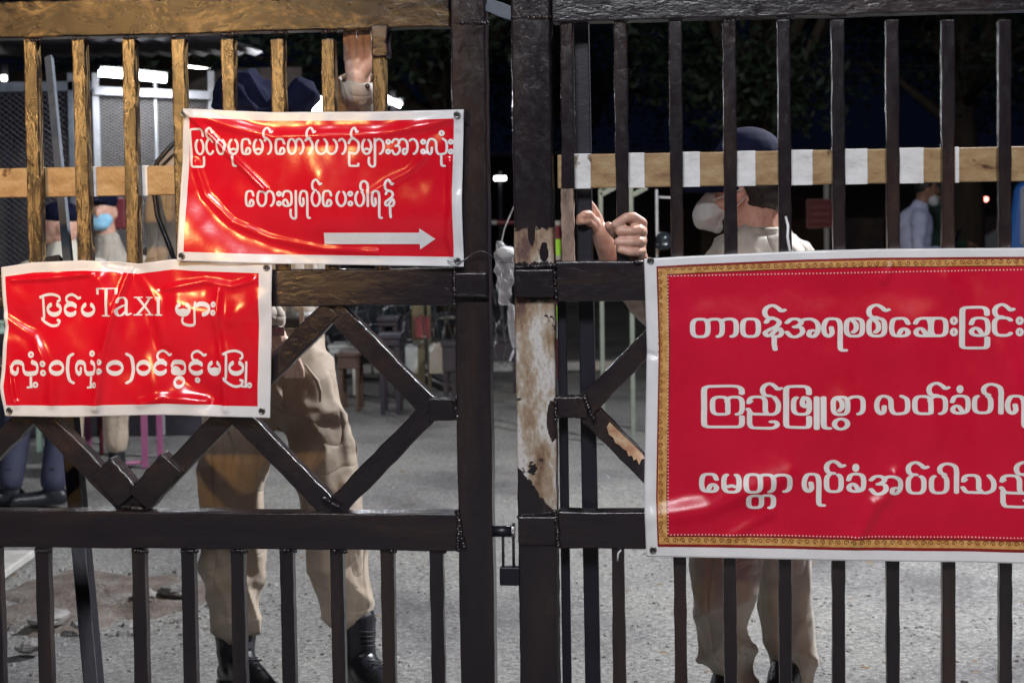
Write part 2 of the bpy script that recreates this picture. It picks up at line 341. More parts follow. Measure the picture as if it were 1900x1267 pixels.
# gravel, grit and leaf litter lying on the asphalt
def litter(name, n, box, smin, smax, m, label, cat, seed, flat=.5):
    rg = np.random.default_rng(seed); mb = MB()
    for i in range(n):
        x = rg.uniform(box[0], box[1]); y = box[2] + (box[3]-box[2])*rg.random()**1.4; s = smin + (smax-smin)*rg.random()**3
        a = rg.uniform(0, 6.28); z = float(bump_h(x, y)); v = []
        for k in range(5):
            t = a + k*1.2566 + rg.uniform(-.3, .3); v.append((x+s*math.cos(t)*rg.uniform(.7, 1.2), y+s*math.sin(t)*rg.uniform(.7, 1.2), z-.001))
        tp = [(x+(q[0]-x)*.55+rg.uniform(-.2, .2)*s, y+(q[1]-y)*.55, z+s*flat*rg.uniform(.6, 1.2)) for q in v]
        mb.add(v+tp, [(k, (k+1) % 5, 5+(k+1) % 5, 5+k) for k in range(5)] + [(5, 6, 7, 8, 9)])
    o = mb.build(name, m); tag(o, label, cat, kind='stuff'); return o
M_grit = mat('grit_stones', [(.09, .085, .08), (.18, .17, .16), (.30, .29, .28)], 4, .8, .2)
M_leaflit = mat('dry_leaves', [(.10, .06, .03), (.2, .14, .07)], 6, .8, .1)
litter('gravel', 9000, (-2.6, 2.6, 3.7, 8.5), .003, .012, M_grit, 'loose grey grit scattered over the rough asphalt behind the gate', 'gravel', 3)
litter('leaf_litter', 500, (-2.6, 2.6, 3.9, 12), .008, .022, M_leaflit, 'small dry brown leaves and scraps scattered over the asphalt', 'leaves', 4, .08)
# worn patch of bare earth by the left of the gate, a pale slab beside it
def patch():
    M_dirt = mat('bare_earth', [(.09, .068, .056), (.155, .125, .105), (.23, .215, .20)], 9, .9, .9, 60, bdist=.02)
    c = ground(190, 1105); n = 46; v = [(c.x, c.y, .045)]; f = []
    for j in range(1, 9):
        for i in range(n):
            a = 2*math.pi*i/n; r = j/8
            R = 1+.18*math.sin(3*a+1)+.1*math.sin(7*a)+.06*math.sin(13*a)
            x = c.x+.42*r*R*math.cos(a); y = c.y+.46*r*R*math.sin(a)
            z = float(bump_h(x, y)) + .035*(1-r**3) + .012*math.sin(x*37)*math.sin(y*31)*(1-r) - (.012 if j == 8 else 0)
            v.append((x, y, z))
    for i in range(n): f.append((0, 1+i, 1+(i+1) % n))
    for j in range(7):
        for i in range(n): f.append((1+j*n+i, 1+(j+1)*n+i, 1+(j+1)*n+(i+1) % n, 1+j*n+(i+1) % n))
    mb = MB(); mb.add(v, f); o = mb.build('earth_patch', M_dirt, smooth=True); o['kind'] = 'structure'
    for (px, py, s, sd) in ((92, 1165, .07, 1), (268, 1120, .055, 2), (325, 1112, .06, 3), (60, 1215, .05, 4), (150, 1172, .035, 6)):
        q = ground(px, py); st = MB(); st.ball((0, 0, 0), (s, s*.7, s*.38), 12)
        rg = np.random.default_rng(sd); st.v = [tuple(np.array(a)*(1+rg.uniform(-.16, .16))) for a in st.v]
        b = st.build('rock', M_grit, smooth=False); b.location = (q.x, q.y, .02+s*.2); b.rotation_euler = (0, 0, sd)
        tag(b, {1: 'broad flat grey rock at the near left of the bare earth patch', 2: 'flat grey rock behind the third lower gate bar from the left', 3: 'dark flat rock at the right end of the bare earth patch',
                4: 'low grey rock nearest the gate at the far left', 6: 'small flat rock in the middle of the bare earth patch'}[sd], 'rock', 'rocks around the bare earth patch')
    litter('rubble', 420, (c.x-.62, c.x+.62, c.y-.5, c.y+.5), .008, .034, M_grit, 'broken grey rubble strewn over the bare earth patch at the lower left', 'rubble', 8, .45)
    a = ground(-60, 1035); b = ground(66, 1035); c2 = ground(66, 1078); mb = MB(); mb.box((a.x, b.y, 0), (b.x, c2.y, .035))
    o = mb.build('concrete_slab', M_kerb, bevel=.01); tag(o, 'pale concrete slab lying behind the lower left gate bars', 'slab')
patch()
# ------------------------------------------------------------------ THE GATE
GZ = -YAW
def gate(label): return empty('iron_gate', GO, label, 'gate', 'double iron gate', GZ)
gl = gate('left leaf of the brown iron gate, lit golden and hung with two red banners')
gr = gate('right leaf of the dark iron gate with its peeling stile and the large crimson banner')
BAR_T = .028
def gbar(parent, x0, y0, x1, y1, wpx, name='bar', m=None, d0=0.0, dp=BAR_T, jit=.0009):
    """upright bar whose front face runs between two photograph points (centre line)"""
    a = G(x0, y0, d0); b = G(x1, y1, d0); sx = (a.x+b.x)/2; z0 = b.z; z1 = a.z
    wm = (G(x0+wpx/2, y0, d0).x - G(x0-wpx/2, y0, d0).x)
    mb = MB(); mb.beam((sx, d0+dp/2, z0), (sx+random.uniform(-.0015, .0015), d0+dp/2, z1), wm, dp, n=14, jit=jit)
    return mb.build(name, m or M_ironv, parent, bevel=.0028)
def grail(parent, s0, s1, z0, z1, d0, dp, name, m=None, n=18, jit=.0012):
    mb = MB(); mb.beam((s0, d0+dp/2, (z0+z1)/2), (s1, d0+dp/2, (z0+z1)/2), z1-z0, dp, n=n, jit=jit)
    return mb.build(name, m or M_ironh, parent, bevel=.004, seg=3)
def welds(parent, runs, r=.0045, seed=1):
    rg = np.random.default_rng(seed); mb = MB()
    for (a, b) in runs:
        a = Vector(a); b = Vector(b); n = max(3, int((b-a).length/.0065))
        for i in range(n+1):
            p = a.lerp(b, i/n); q = r*rg.uniform(.6, 1.35); mb.ball(p+Vector(rg.uniform(-.0015, .0015, 3)), (q*1.2, q*.8, q), 7)
    return mb.build('weld_bead', M_ironv, parent, smooth=True, kind='stuff')
zt1 = G(1200, -4).z; zt0l = G(560, 58).z; zt0r = G(1300, 36).z
zm0 = G(700, 567).z; zm1 = G(700, 499).z; zl0 = G(600, 1019).z; zl1 = G(600, 950).z
FLOOR = .055
# left leaf
sL0 = G(-300, 500).x; pL0 = G(846, 650).x; pL1 = G(910, 650).x
grail(gl, sL0, pL0-.002, zt0l, zt0l+.083, -.008, .052, 'top_rail', M_glinth); grail(gl, sL0, pL0-.002, zm0, zm1, -.006, .05, 'middle_rail'); grail(gl, sL0, pL0+.004, zl0, zl1, -.008, .052, 'lower_rail')
grail(gl, sL0, pL0-.002, .07, .13, -.006, .05, 'bottom_rail')
mb = MB(); mb.beam(((pL0+pL1)/2, .022, FLOOR), ((pL0+pL1)/2, .022, zt0l+.095), pL1-pL0, .062, n=40, jit=.0008); mb.build('stile', M_ironv, gl, bevel=.005, seg=3)
for x0, x1 in ((-34, -32), (59, 61), (149, 153), (239, 244), (332, 336), (424, 428), (517, 520), (610, 613), (704, 706)): gbar(gl, x0, 72, x1, 503, 25, m=M_glintv)
for x0, x1 in ((-12, -1), (80, 86), (258, 262), (349, 353), (441, 445), (534, 537), (627, 630), (719, 722), (811, 814)): gbar(gl, x0, 1016, x1, 1440, 25)
def brace(parent, pts, wpx=40, dp=.04, d0=0.004, m=None, name='brace'):
    a, b = [G(x, y, d0) for x, y in pts]; wm = wpx/850
    mb = MB(); mb.beam((a.x, d0+dp/2, a.z), (b.x, d0+dp/2, b.z), wm, dp, n=14, jit=.0014)
    return mb.build(name, m or M_irond, parent, bevel=.0035, seg=3)
def diamond(parent, cx, topy, boty, w2, k=0):
    cy = (topy+boty)/2; o = .0
    for (x, y, sg) in ((-1, -1, 0), (1, -1, 1), (1, 1, 2), (-1, 1, 3)):
        brace(parent, ((cx, topy if y < 0 else boty), (cx+x*w2, cy)), d0=.004+.0025*sg, dp=.038)
diamond(gl, 615, 572, 949, 184); diamond(gl, 245, 572, 949, 184); diamond(gl, -125, 572, 949, 184)
brace(gl, ((795, 760), (850, 760)), 42, .042, -.001, name='brace_stub')
# repair sleeves over the foot of the left diamond
for a, b, d in (((186, 866), (238, 925), .0), ((318, 858), (256, 930), -.0025)):
    brace(gl, (a, b), 54, .05, d, name='repair_sleeve')
# lumpy welds
def wl(*p): return [(G(a, b, d), G(c, e, d)) for (a, b, c, e, d) in p]
welds(gl, wl((848, 43, 905, 43, -.009), (843, 505, 843, 565, -.009), (850, 948, 850, 1020, -.012), (843, 742, 850, 778, -.006), (228, 940, 262, 944, -.004), (600, 925, 628, 940, -.004), (848, 950, 862, 1020, -.010),
             *[(x-12, 78-.03*x, x+12, 77-.03*x, -.002) for x in (61, 151, 242, 334, 426, 518, 611)], *[(x-13, 1022, x+13, 1022, -.002) for x in (80, 259, 350, 442, 535, 628, 720, 812)]), seed=3)
# lock blocks on the stiles
def gblock(parent, x0, y0, x1, y1, d0, dp, name, m, bev=.004):
    a = G(x0, y0, d0); b = G(x1, y1, d0); mb = MB(); n = 5
    mb.beam(((a.x+b.x)/2, d0+dp/2, b.z), ((a.x+b.x)/2, d0+dp/2, a.z), b.x-a.x, dp, n=n, jit=.0016); return mb.build(name, m, parent, bevel=bev, seg=3)
gblock(gl, 843, 506, 905, 552, -.028, .022, 'lock_block', M_ironh)
gblock(gl, 688, 47, 720, 106, -.010, .048, 'bolt_bracket', M_irond)
# right leaf
pR0 = G(957, 650).x; pR1 = G(1030, 650).x; sR1 = G(2250, 500).x
mb = MB(); mb.beam(((pR0+pR1)/2, .022, FLOOR), ((pR0+pR1)/2, .022, zt0r+.09), pR1-pR0, .062, n=60, jit=.0009); tag(mb.build('stile', M_peel, gr, bevel=.006, seg=3), 'iron stile with brown paint peeled to pale undercoat in its middle')
grail(gr, pR1+.002, sR1, zt0r, zt0r+.083, -.008, .052, 'top_rail'); grail(gr, pR1+.002, sR1, zm0+.006, zm1+.012, -.006, .05, 'middle_rail'); grail(gr, pR1+.002, sR1, zl0+.008, zl1+.006, -.008, .052, 'lower_rail')
grail(gr, pR1+.002, sR1, .07, .13, -.006, .05, 'bottom_rail')
for i, (x0, x1) in enumerate(((1051, 1053), (1153, 1155), (1254, 1255), (1355, 1355), (1457, 1456), (1558, 1556), (1660, 1656), (1763, 1757), (1869, 1862), (1972, 1964))):
    if i == 0:
        gbar(gr, x0, 34, x1, 350, 24); tag(gbar(gr, x1, 350, x1, 490, 24, m=M_peelbar), 'lower length of bar stripped of its dark paint')
    else: gbar(gr, x0, 36, x1, 490, 24)
for x0, x1 in ((1147, 1152), (1263, 1265), (1356, 1357), (1458, 1457), (1557, 1556), (1659, 1657), (1762, 1760), (1867, 1866), (1970, 1968)): gbar(gr, x0, 1012, x1, 1440, 24)
diamond(gr, 1272, 566, 948, 188); diamond(gr, 1648, 566, 948, 188)
M_chip = mat('chipped_undercoat', [(.30, .10, .04), (.52, .36, .22), (.66, .6, .55)], 25, .5, .3)
mb = MB(); pg = [(1126, 792), (1131, 783), (1150, 801), (1172, 822), (1192, 842), (1197, 850), (1190, 852), (1186, 862), (1181, 851), (1176, 854), (1173, 845), (1166, 846), (1163, 836), (1157, 833), (1150, 826), (1142, 822), (1138, 812), (1130, 806)]
v = [G(x, y, .0036) for x, y in pg] + [G(x, y, .0046) for x, y in pg]; n = len(pg); mb.add(v, [tuple(range(n))[::-1]] + [(k, (k+1) % n, n+(k+1) % n, n+k) for k in range(n)])
tag(mb.build('chipped_paint_patch', M_chip, gr), 'bare patch on the brace where the dark paint has flaked off')
brace(gr, ((1028, 756), (1090, 756)), 40, .042, -.001, name='brace_stub')
gblock(gr, 953, 500, 1028, 551, -.034, .028, 'lock_block', M_irond); gblock(gr, 960, 958, 1032, 1012, -.016, .03, 'keeper_block', M_irond)
welds(gr, wl((952, 32, 1020, 32, -.009), (958, 497, 1028, 492, -.018), (1030, 740, 1032, 778, -.008), (962, 957, 1030, 952, -.010), (1030, 948, 1036, 1012, -.014), (1028, 500, 1032, 552, -.012), (1085, 740, 1100, 775, -.004),
             *[(x-12, 40-.02*(x-1050), x+12, 39-.02*(x-1050), -.002) for x in (1052, 1153, 1254, 1355, 1457, 1558)], (1180, 486, 1188, 486, -.01)), seed=5)
# drop rod and rear flange behind the right leaf
mb = MB(); a = G(1078, 34, .075); b = G(1102, 1290, .085); mb.beam((a.x, .085, a.z), (b.x, .085, .03), .034, .03, n=8, jit=.0004); tag(mb.build('drop_bolt', M_blackiron, gr, bevel=.003), 'tall black steel drop bolt behind the bars')
mb = MB(); a = G(1042, 560, .06); b = G(1052, 1260, .06); mb.beam((a.x, .07, a.z), (b.x, .07, .05), .02, .02, n=6); mb.build('rear_flange', M_blackiron, gr, bevel=.002)
# flat scuffed rails behind the bars; tan lamplight and white bar shadows are painted on
def flat_rail(parent, px0, px1, pya, pyb, bands, d0=.034, th=.012):
    pm = (px0+px1)/2
    z1 = G(pm, pya, d0).z; z0 = G(pm, pyb, d0).z; mb = MB(); s0 = G(px0, 300, d0).x; s1 = G(px1, 300, d0).x
    mb.beam((s0, d0+th/2, (z0+z1)/2), (s1, d0+th/2, (z0+z1)/2), z1-z0, th, n=14, jit=.0004); r = mb.build('flat_rail', M_tan, parent, bevel=.003)
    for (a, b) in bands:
        sa = G(a, 300, d0).x; sb = G(b, 300, d0).x; q = MB(); q.box((sa, d0-.0012, z0-.0012), (sb, d0+th+.0012, z1+.0012)); q.build('white_band', M_barshadow, r, bevel=.0012, seg=1)  # each white strip paints in the shadow beside a bar
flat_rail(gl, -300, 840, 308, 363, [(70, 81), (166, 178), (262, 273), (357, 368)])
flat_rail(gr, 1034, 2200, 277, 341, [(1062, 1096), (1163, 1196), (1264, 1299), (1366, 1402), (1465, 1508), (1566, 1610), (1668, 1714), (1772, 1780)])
# strap between the leaves, bolt, padlock
s = empty('gate_strap', GO, 'bent grey steel strap between the tops of the two gate leaves', 'strap', rz=GZ)
mb = MB()
a = G(900, 6, -.01); b = G(951, 26, -.01); mb.beam((a.x, .01, a.z), (b.x, .0, b.z), .03, .006, n=4, jit=.001); mb.build('strap', M_dkblue, s, bevel=.002)
t = empty('slide_bolt', GO, 'short black slide bolt joining the two gate leaves above the padlock', 'bolt', rz=GZ)
mb = MB(); a = G(908, 985, .02); b = G(958, 985, .02); mb.tube([(a.x, .02, a.z), (b.x-.006, .02, a.z)], .0125, 14); mb.build('bolt_rod', M_blackiron, t, smooth=True)
mb = MB(); mb.tube([(b.x-.009, .02, a.z), (b.x-.003, .02, a.z)], .019, 16); mb.build('washer', M_steel, t, smooth=False)
t = empty('padlock', GO, 'dark padlock hanging between the gate leaves from the slide bolt', 'padlock', rz=GZ)
c = G(947, 1066, .02); mb = MB(); mb.box((c.x-.023, .008, c.z-.022), (c.x+.023, .03, c.z+.019)); mb.build('lock_body', M_blackiron, t, bevel=.003)
mb = MB(); a = G(934, 1045, .02); zt = G(934, 975, .02).z
pts = [(a.x, .02, a.z-.01), (a.x, .02, zt-.012)] + [(a.x+.0115-.0115*math.cos(k*math.pi/8), .02, zt-.012+.0115*math.sin(k*math.pi/8)) for k in range(1, 8)] + [(a.x+.023, .02, zt-.012), (a.x+.023, .02, a.z-.01)]
mb.tube(pts, .0032, 10); mb.build('shackle', M_steel, t, smooth=True)
mb = MB(); pts = []
for k in range(26):
    u = k/25; pts.append(G(830+u*118, 484+8*math.sin(u*9)-10*math.sin(u*3), -.03-.006*math.sin(u*14)))
mb.tube(pts, .0011, 6)
o = mb.build('tie_wire', M_rope, smooth=True); o.location = GO; o.rotation_euler = (0, 0, GZ); tag(o, 'thin grey tie wire looping off the left lock block', 'wire')
# leaning props behind the leaf
def prop(pts, wd, label, m, dp=.03):
    mb = MB(); o = empty('support_prop', (*Vector(W(pts[0][0], pts[0][1], pts[0][2])).xy, 0), label, 'prop', 'steel props behind the gate')
    q = [LOC(o, W(*p)) for p in pts]; mb.beam(q[0], q[1], wd, dp, n=4); mb.build('post', m, o, bevel=.003)
    return o
prop([(91, 108, 1.3), (128, 500, .62)], .024, 'thin slanting blue-grey steel prop seen between the left upper bars', M_dkblue, .02)
prop([(103, 480, .66), (180, 1330, .22)], .038, 'dark slanting steel prop running down behind the lower left of the gate', M_blackiron, .05)
# ------------------------------------------------------------------ BANNERS
def polyd(pts, X, Y):
    """distance from every point to a polyline"""
    best = np.full(X.shape, 1e9)
    for (a, b) in zip(pts, pts[1:]):
        ax, ay = a; bx, by = b; dx, dy = bx-ax, by-ay; L = dx*dx+dy*dy
        t = np.clip(((X-ax)*dx+(Y-ay)*dy)/L, 0, 1); d = np.hypot(X-ax-t*dx, Y-ay-t*dy); best = np.minimum(best, d)
    return best
def surface(fold_list, base, fine=0.0, seed=0):
    fine = fine*.42
    rg = np.random.default_rng(seed); ks = [(rg.uniform(-.05, .05), rg.uniform(-.05, .05), rg.uniform(0, 6)) for _ in range(7)]
    def d(X, Y):
        h = np.zeros(X.shape)
        for (pts, wd, A) in fold_list:
            q = polyd(pts, X, Y)/wd; h += A*np.exp(-q*q) if A > 0 or True else 0
        for (a, b, p) in ks: h += fine*np.sin(a*X+b*Y+p+1.3*np.sin(b*1.7*X-a*Y))
        return -(base + h)
    return d
def Wv(X, Y, D):                                        # vectorised G()
    X = np.asarray(X, float); Y = np.asarray(Y, float); D = np.broadcast_to(D, X.shape)
    R = np.array(RC); r = np.stack([(X-950)/F, (-(Y-633.5)+SH)/F, -np.ones_like(X)], -1) @ R.T
    n = np.array(N_); go = np.array(GO); cp = np.array(CAMP); t = ((go-cp) @ n + D)/(r @ n); p = cp + r*t[..., None] - go
    return np.stack([p @ np.array(S_), p @ n, p[..., 2]], -1)
# sheets are laid out on the plane of the gate; their folds move them straight out from it
def sheet_point(X, Y, dfun, lift=0.0):
    q = Wv(X, Y, -.03); q[..., 1] = dfun(X, Y) - lift; return q
def interp(pts, t):
    p = np.array(pts, float); return np.interp(t, p[:, 0], p[:, 1])
def banner(label, outer, us, vs, colour, mats, dfun, nu=170, nv=110):
    t = empty('banner', GO, label, 'banner', 'red banners tied to the gate', GZ)
    top, bot, lef, rig = outer                          # edges: top/bottom lists of (u, x, y); left/right lists of (v, dx)
    def grid(brk, n):
        out = []
        for a, b in zip(brk, brk[1:]): out += list(np.linspace(a, b, max(2, int(round(n*(b-a))))+1)[:-1])
        return np.array(out+[brk[-1]])
    U = grid(us, nu); V = grid(vs, nv); UU, VV = np.meshgrid(U, V)
    tx = interp([(a[0], a[1]) for a in top], UU); ty = interp([(a[0], a[2]) for a in top], UU)
    bx = interp([(a[0], a[1]) for a in bot], UU); by = interp([(a[0], a[2]) for a in bot], UU)
    X = tx*(1-VV)+bx*VV + interp(lef, VV)*(1-UU) + interp(rig, VV)*UU; Y = ty*(1-VV)+by*VV
    q = sheet_point(X, Y, dfun).reshape(-1, 3); n = len(U)
    idx = np.arange(len(U)*len(V)).reshape(len(V), n); f = np.stack([idx[:-1, :-1], idx[1:, :-1], idx[1:, 1:], idx[:-1, 1:]], -1).reshape(-1, 4)
    me = bpy.data.meshes.new('vinyl_sheet'); me.from_pydata(q.tolist(), [], f.tolist())
    for m in mats: me.materials.append(m)
    uc = (U[:-1]+U[1:])/2; vc = (V[:-1]+V[1:])/2; mi = np.array([[colour(a, b) for a in uc] for b in vc]).ravel()
    me.polygons.foreach_set('material_index', mi.tolist()); me.polygons.foreach_set('use_smooth', [True]*len(f))
    o = bpy.data.objects.new('vinyl_sheet', me); C.objects.link(o); o.parent = t
    so = o.modifiers.new('thickness', 'SOLIDIFY'); so.thickness = .0006; so.offset = -1
    return t
def eyelet(t, x, y, dfun):
    p = Vector(sheet_point(np.array([x]), np.array([y]), dfun, .001)[0]); mb = MB()
    ring = [p+Vector((.0062*math.cos(a), 0, .0062*math.sin(a))) for a in [k*math.pi/9 for k in range(19)]]
    mb.tube(ring, .0018, 8, cap=False); e = mb.build('eyelet', M_steel, t, smooth=True)
    mb = MB(); mb.tube([p+Vector((0, .0003, 0)), p+Vector((0, -.0005, 0))], .0052, 14); mb.build('eyelet_hole', M_hole, e)
# -------- lettering: every character is drawn as pen strokes with a broad nib, as sign writers' fonts are
def cr(pts, n=7):
    """smooth curve through points"""
    p = [np.array(a, float) for a in pts]; p = [2*p[0]-p[1]] + p + [2*p[-1]-p[-2]]; out = []
    for i in range(1, len(p)-2):
        for k in range(n):
            t = k/n; out.append(.5*((2*p[i]) + (-p[i-1]+p[i+1])*t + (2*p[i-1]-5*p[i]+4*p[i+1]-p[i+2])*t*t + (-p[i-1]+3*p[i]-3*p[i+1]+p[i+2])*t**3))
    return out + [p[-2]]
def sarc(cx, cy, rx, ry, a0, a1, e=1.0, n=30):
    out = []
    for k in range(n+1):
        a = math.radians(a0+(a1-a0)*k/n); c, s = math.cos(a), math.sin(a)
        out.append(np.array((cx+rx*math.copysign(abs(c)**e, c), cy+ry*math.copysign(abs(s)**e, s))))
    return out
LN = lambda *p: [np.array(a, float) for a in p]
def glyph(g, e):
    """strokes in a box: x 0..w of the glyph (unit 1), y 0..1 the body height"""
    A = lambda *k: sarc(*k, e=e)
    K = .02
    if g == 'wa': return [A(.5, .5, .5, .5, 90, 450)]
    if g == 'pa': return [A(.5, .5, .5, .5, 118, 422)]
    if g == 'ma': return [A(.5, .5, .5, .5, 118, 422), cr([(.03, .34), (.3, .30), (.5, .36), (.72, .31), (.97, .32)])]
    if g == 'nga': return [A(.5, .5, .5, .5, 38, 322)]
    if g == 'sa': return [A(.5, .5, .5, .5, 90, 450), cr([(.42, .86), (.58, .70), (.60, .40), (.42, .22)])]
    if g == 'ta': return [A(.26, .5, .26, .5, 90, 450), A(.74, .5, .26, .5, 150, -75)]
    if g == 'aa': return [A(.42, .5, .58, .5, 128, -78)]
    if g == 'ka': return [A(.26, .5, .26, .5, 280, 12) + LN((.52, .05), (.42, -.0)), A(.74, .5, .26, .5, 165, -80)]
    if g == 'ya': return [A(.26, .5, .26, .5, 125, 360), A(.75, .5, .25, .5, 180, 425), cr([(.52, .4), (.52, .75), (.42, .97)])]
    if g == 'tha': return [cr([(.02, .66), (.1, .78), (.03, .72)]) + A(.27, .55, .25, .45, 165, 0) + LN((.52, .2), (.62, .02)), cr([(.0, .30), (.12, .04), (.36, .0), (.6, .0), (.8, .0), (.98, .2), (.99, .65), (.85, .99)])]
    if g == 'la': return [cr([(.24, .42), (.22, .1), (.12, .0), (.02, .2), (.0, .6), (.10, .95), (.28, 1.0), (.44, .82), (.47, .3), (.56, .02), (.78, .0), (.96, .12), (1, .5), (.96, .85), (.80, 1.02)])]
    if g == 'ra': return [cr([(.42, .5), (.46, .18), (.28, .0), (.06, .15), (.0, .55), (.16, .93), (.45, 1.0), (.8, .93), (.92, .6), (.92, .0), (.92, -.6), (1.0, -.78), (1.22, -.80)])]
    if g == 'na': return [cr([(.08, .80), (.25, .98), (.62, 1.0), (.86, .80), (.70, .58), (.36, .42), (.04, .24), (.10, .05), (.32, .06), (.55, .25), (.84, .46), (1.0, .24), (.86, .02), (.52, .0)]), LN((.56, .0), (.56, -.45), (.62, -.75))]
    if g == 'a': return [cr([(.0, .78), (.14, .97), (.36, .97), (.46, .76), (.30, .55), (.24, .54)]), cr([(.26, .54), (.46, .5), (.50, .22), (.34, .0), (.14, .0), (.0, .24)]), cr([(.44, .84), (.58, .97), (.82, .97), (.99, .72), (.99, .26), (.86, .0), (.72, .06), (.74, .3), (.84, .34)])]
    if g == 'kha': return [cr([(.0, .66), (.14, .93), (.5, 1.0), (.9, .9), (1.0, .5), (.9, .1), (.5, .0), (.12, .06), (.03, .26), (.22, .42), (.44, .36), (.62, .12)])]
    if g == 'hsa': return [cr([(.0, .72), (.08, .93), (.26, 1.0), (.44, .92), (.5, .5), (.44, .08), (.26, .0), (.06, .06), (.02, .26), (.12, .42), (.24, .36), (.33, .12)]), A(.76, .5, .24, .5, 90, 450), LN((.3, 1.0), (.76, 1.0)), LN((.3, 0), (.76, .0))]
    if g == 'bha': return [cr([(.02, .80), (.10, .97), (.24, .97)]), A(.26, .5, .26, .5, 150, 368), cr([(.52, .55), (.50, .80), (.36, .96)]), A(.74, .5, .26, .5, 150, -75)]
    if g == 'pha': return [A(.5, .5, .5, .5, 118, 422), cr([(.66, .98), (.56, .72), (.60, .5), (.80, .44), (.93, .6)])]
    if g == 'nnya': return [cr([(.02, .66), (.1, .78), (.03, .70)]) + A(.30, .55, .27, .45, 165, 0) + LN((.57, .2), (.62, .02)), cr([(.0, .30), (.12, .04), (.36, .0), (.6, .0), (.84, .0), (.98, .2), (.99, .65), (.86, .99)]), LN((.05, .06), (.05, -.5)) + cr([(.05, -.55), (.12, -.76), (.3, -.80), (.8, -.80), (.96, -.62), (.9, -.44), (.76, -.44)])]
    if g == 'nya': return [cr([(.0, .72), (.2, .97), (.6, 1.0), (.98, .75), (.98, .3), (.7, .03), (.25, .06)]), LN((.06, .12), (.06, -.62), (.12, -.80), (.95, -.80), (.97, -.66))]
    if g == 'e': return [cr([(.98, .70), (.82, .95), (.5, 1.0), (.12, .92), (.0, .5), (.10, .08), (.45, .0), (.85, .04), (.98, .22), (.82, .40), (.60, .36), (.46, .14)])]
    if g == 'tall': return [cr([(.30, 1.04), (.05, 1.16), (.0, 1.42), (.2, 1.62), (.55, 1.66), (.90, 1.52), (1.0, 1.25), (1.0, .9)]) + LN((1.0, .0))]
    if g == 'asat': return [cr([(.42, 1.05), (.1, 1.12), (.0, 1.4), (.12, 1.65), (.42, 1.76), (.70, 1.60), (.84, 1.45), (1.0, 1.50)])]
    if g == 'dot': return [A(.5, .5, .5, .5, 90, 450)]
    if g == 'ya2': return [LN((1, 1.0), (1, -.55)) + cr([(1, -.6), (.9, -.80), (.5, -.84), (.1, -.7), (.0, -.45), (.05, -.25)])]
    if g == 'u': return [LN((.3, -.14), (.3, -.5)) + cr([(.3, -.55), (.4, -.76), (.9, -.80)])]
    if g == 'ra2': return [cr([(1.0, 1.22), (.98, 1.5), (.85, 1.66), (.5, 1.68), (.12, 1.66)]) + cr([(.06, 1.62), (.0, 1.45), (.0, .5), (.0, -.6), (.06, -.80), (.2, -.84), (.8, -.84), (.95, -.80), (1.0, -.62), (1.0, -.2)])]
    if g == 'ra2b': return [cr([(.86, 1.18), (.96, 1.3), (.92, 1.6), (.6, 1.78), (.25, 1.72), (-.06, 1.52), (.08, 1.62)]) + LN((.12, 1.4), (.12, -.3)) + cr([(-.02, -.28), (.2, -.62), (.55, -.88), (.88, -.82), (.98, -.5), (.86, -.42)])]
    if g == 'uu': return [LN((0, 1.0), (0, -.84)), LN((.55, 1.0), (.55, -.5)) + cr([(.55, -.55), (.65, -.78), (1.0, -.82)])]
    if g == 'lp': return [cr([(1, 1.85), (.35, 1.5), (.12, .6), (.12, .0), (.4, -.8), (1, -1.1)])]
    if g == 'rp': return [cr([(0, 1.85), (.65, 1.5), (.88, .6), (.88, .0), (.6, -.8), (0, -1.1)])]
    if g == 'T': return [LN((.0, 1), (1, 1)), LN((.5, 1), (.5, 0)), LN((.3, .0), (.7, .0)), LN((.0, 1), (.0, .8)), LN((1, 1), (1, .8))]
    if g == 'lat_a': return [cr([(.10, .74), (.2, .95), (.5, 1.0), (.68, .8), (.68, .3), (.75, .04), (1.0, .1)]), cr([(.68, .6), (.35, .5), (.05, .3), (.15, .03), (.4, .02), (.68, .25)])]
    if g == 'x': return [LN((.12, 1), (.88, 0)), LN((.88, 1), (.12, 0)), LN((.0, 1), (.34, 1)), LN((.68, 1), (1, 1)), LN((.0, 0), (.32, 0)), LN((.64, 0), (1, 0))]
    if g == 'i': return [LN((.5, 1), (.5, 0)), LN((.1, 1), (.5, 1)), LN((.0, 0), (1, 0)), A(.4, 1.42, .05, .04, 90, 450)]
    return []
def stroke_poly(path, a, b):
    """outline of an elliptical nib (half width a, half height b, photograph px) drawn along a path"""
    P_ = [path[0]]
    for q in path[1:]:
        d = np.linalg.norm(q-P_[-1])
        if d < 1e-6: continue
        k = max(1, int(d/3.0))
        s0 = P_[-1]
        for i in range(1, k+1): P_.append(s0+(q-s0)*i/k)
    P_ = np.array(P_)
    if len(P_) < 2: P_ = np.array([P_[0], P_[0]+[.01, 0]])
    T = np.gradient(P_, axis=0); T /= np.maximum(np.linalg.norm(T, axis=1, keepdims=True), 1e-9)
    nx, ny = -T[:, 1], T[:, 0]; dn = np.sqrt((a*nx)**2+(b*ny)**2); ox, oy = a*a*nx/dn, b*b*ny/dn
    return P_, np.stack([P_[:, 0]+ox, P_[:, 1]+oy], -1), np.stack([P_[:, 0]-ox, P_[:, 1]-oy], -1)
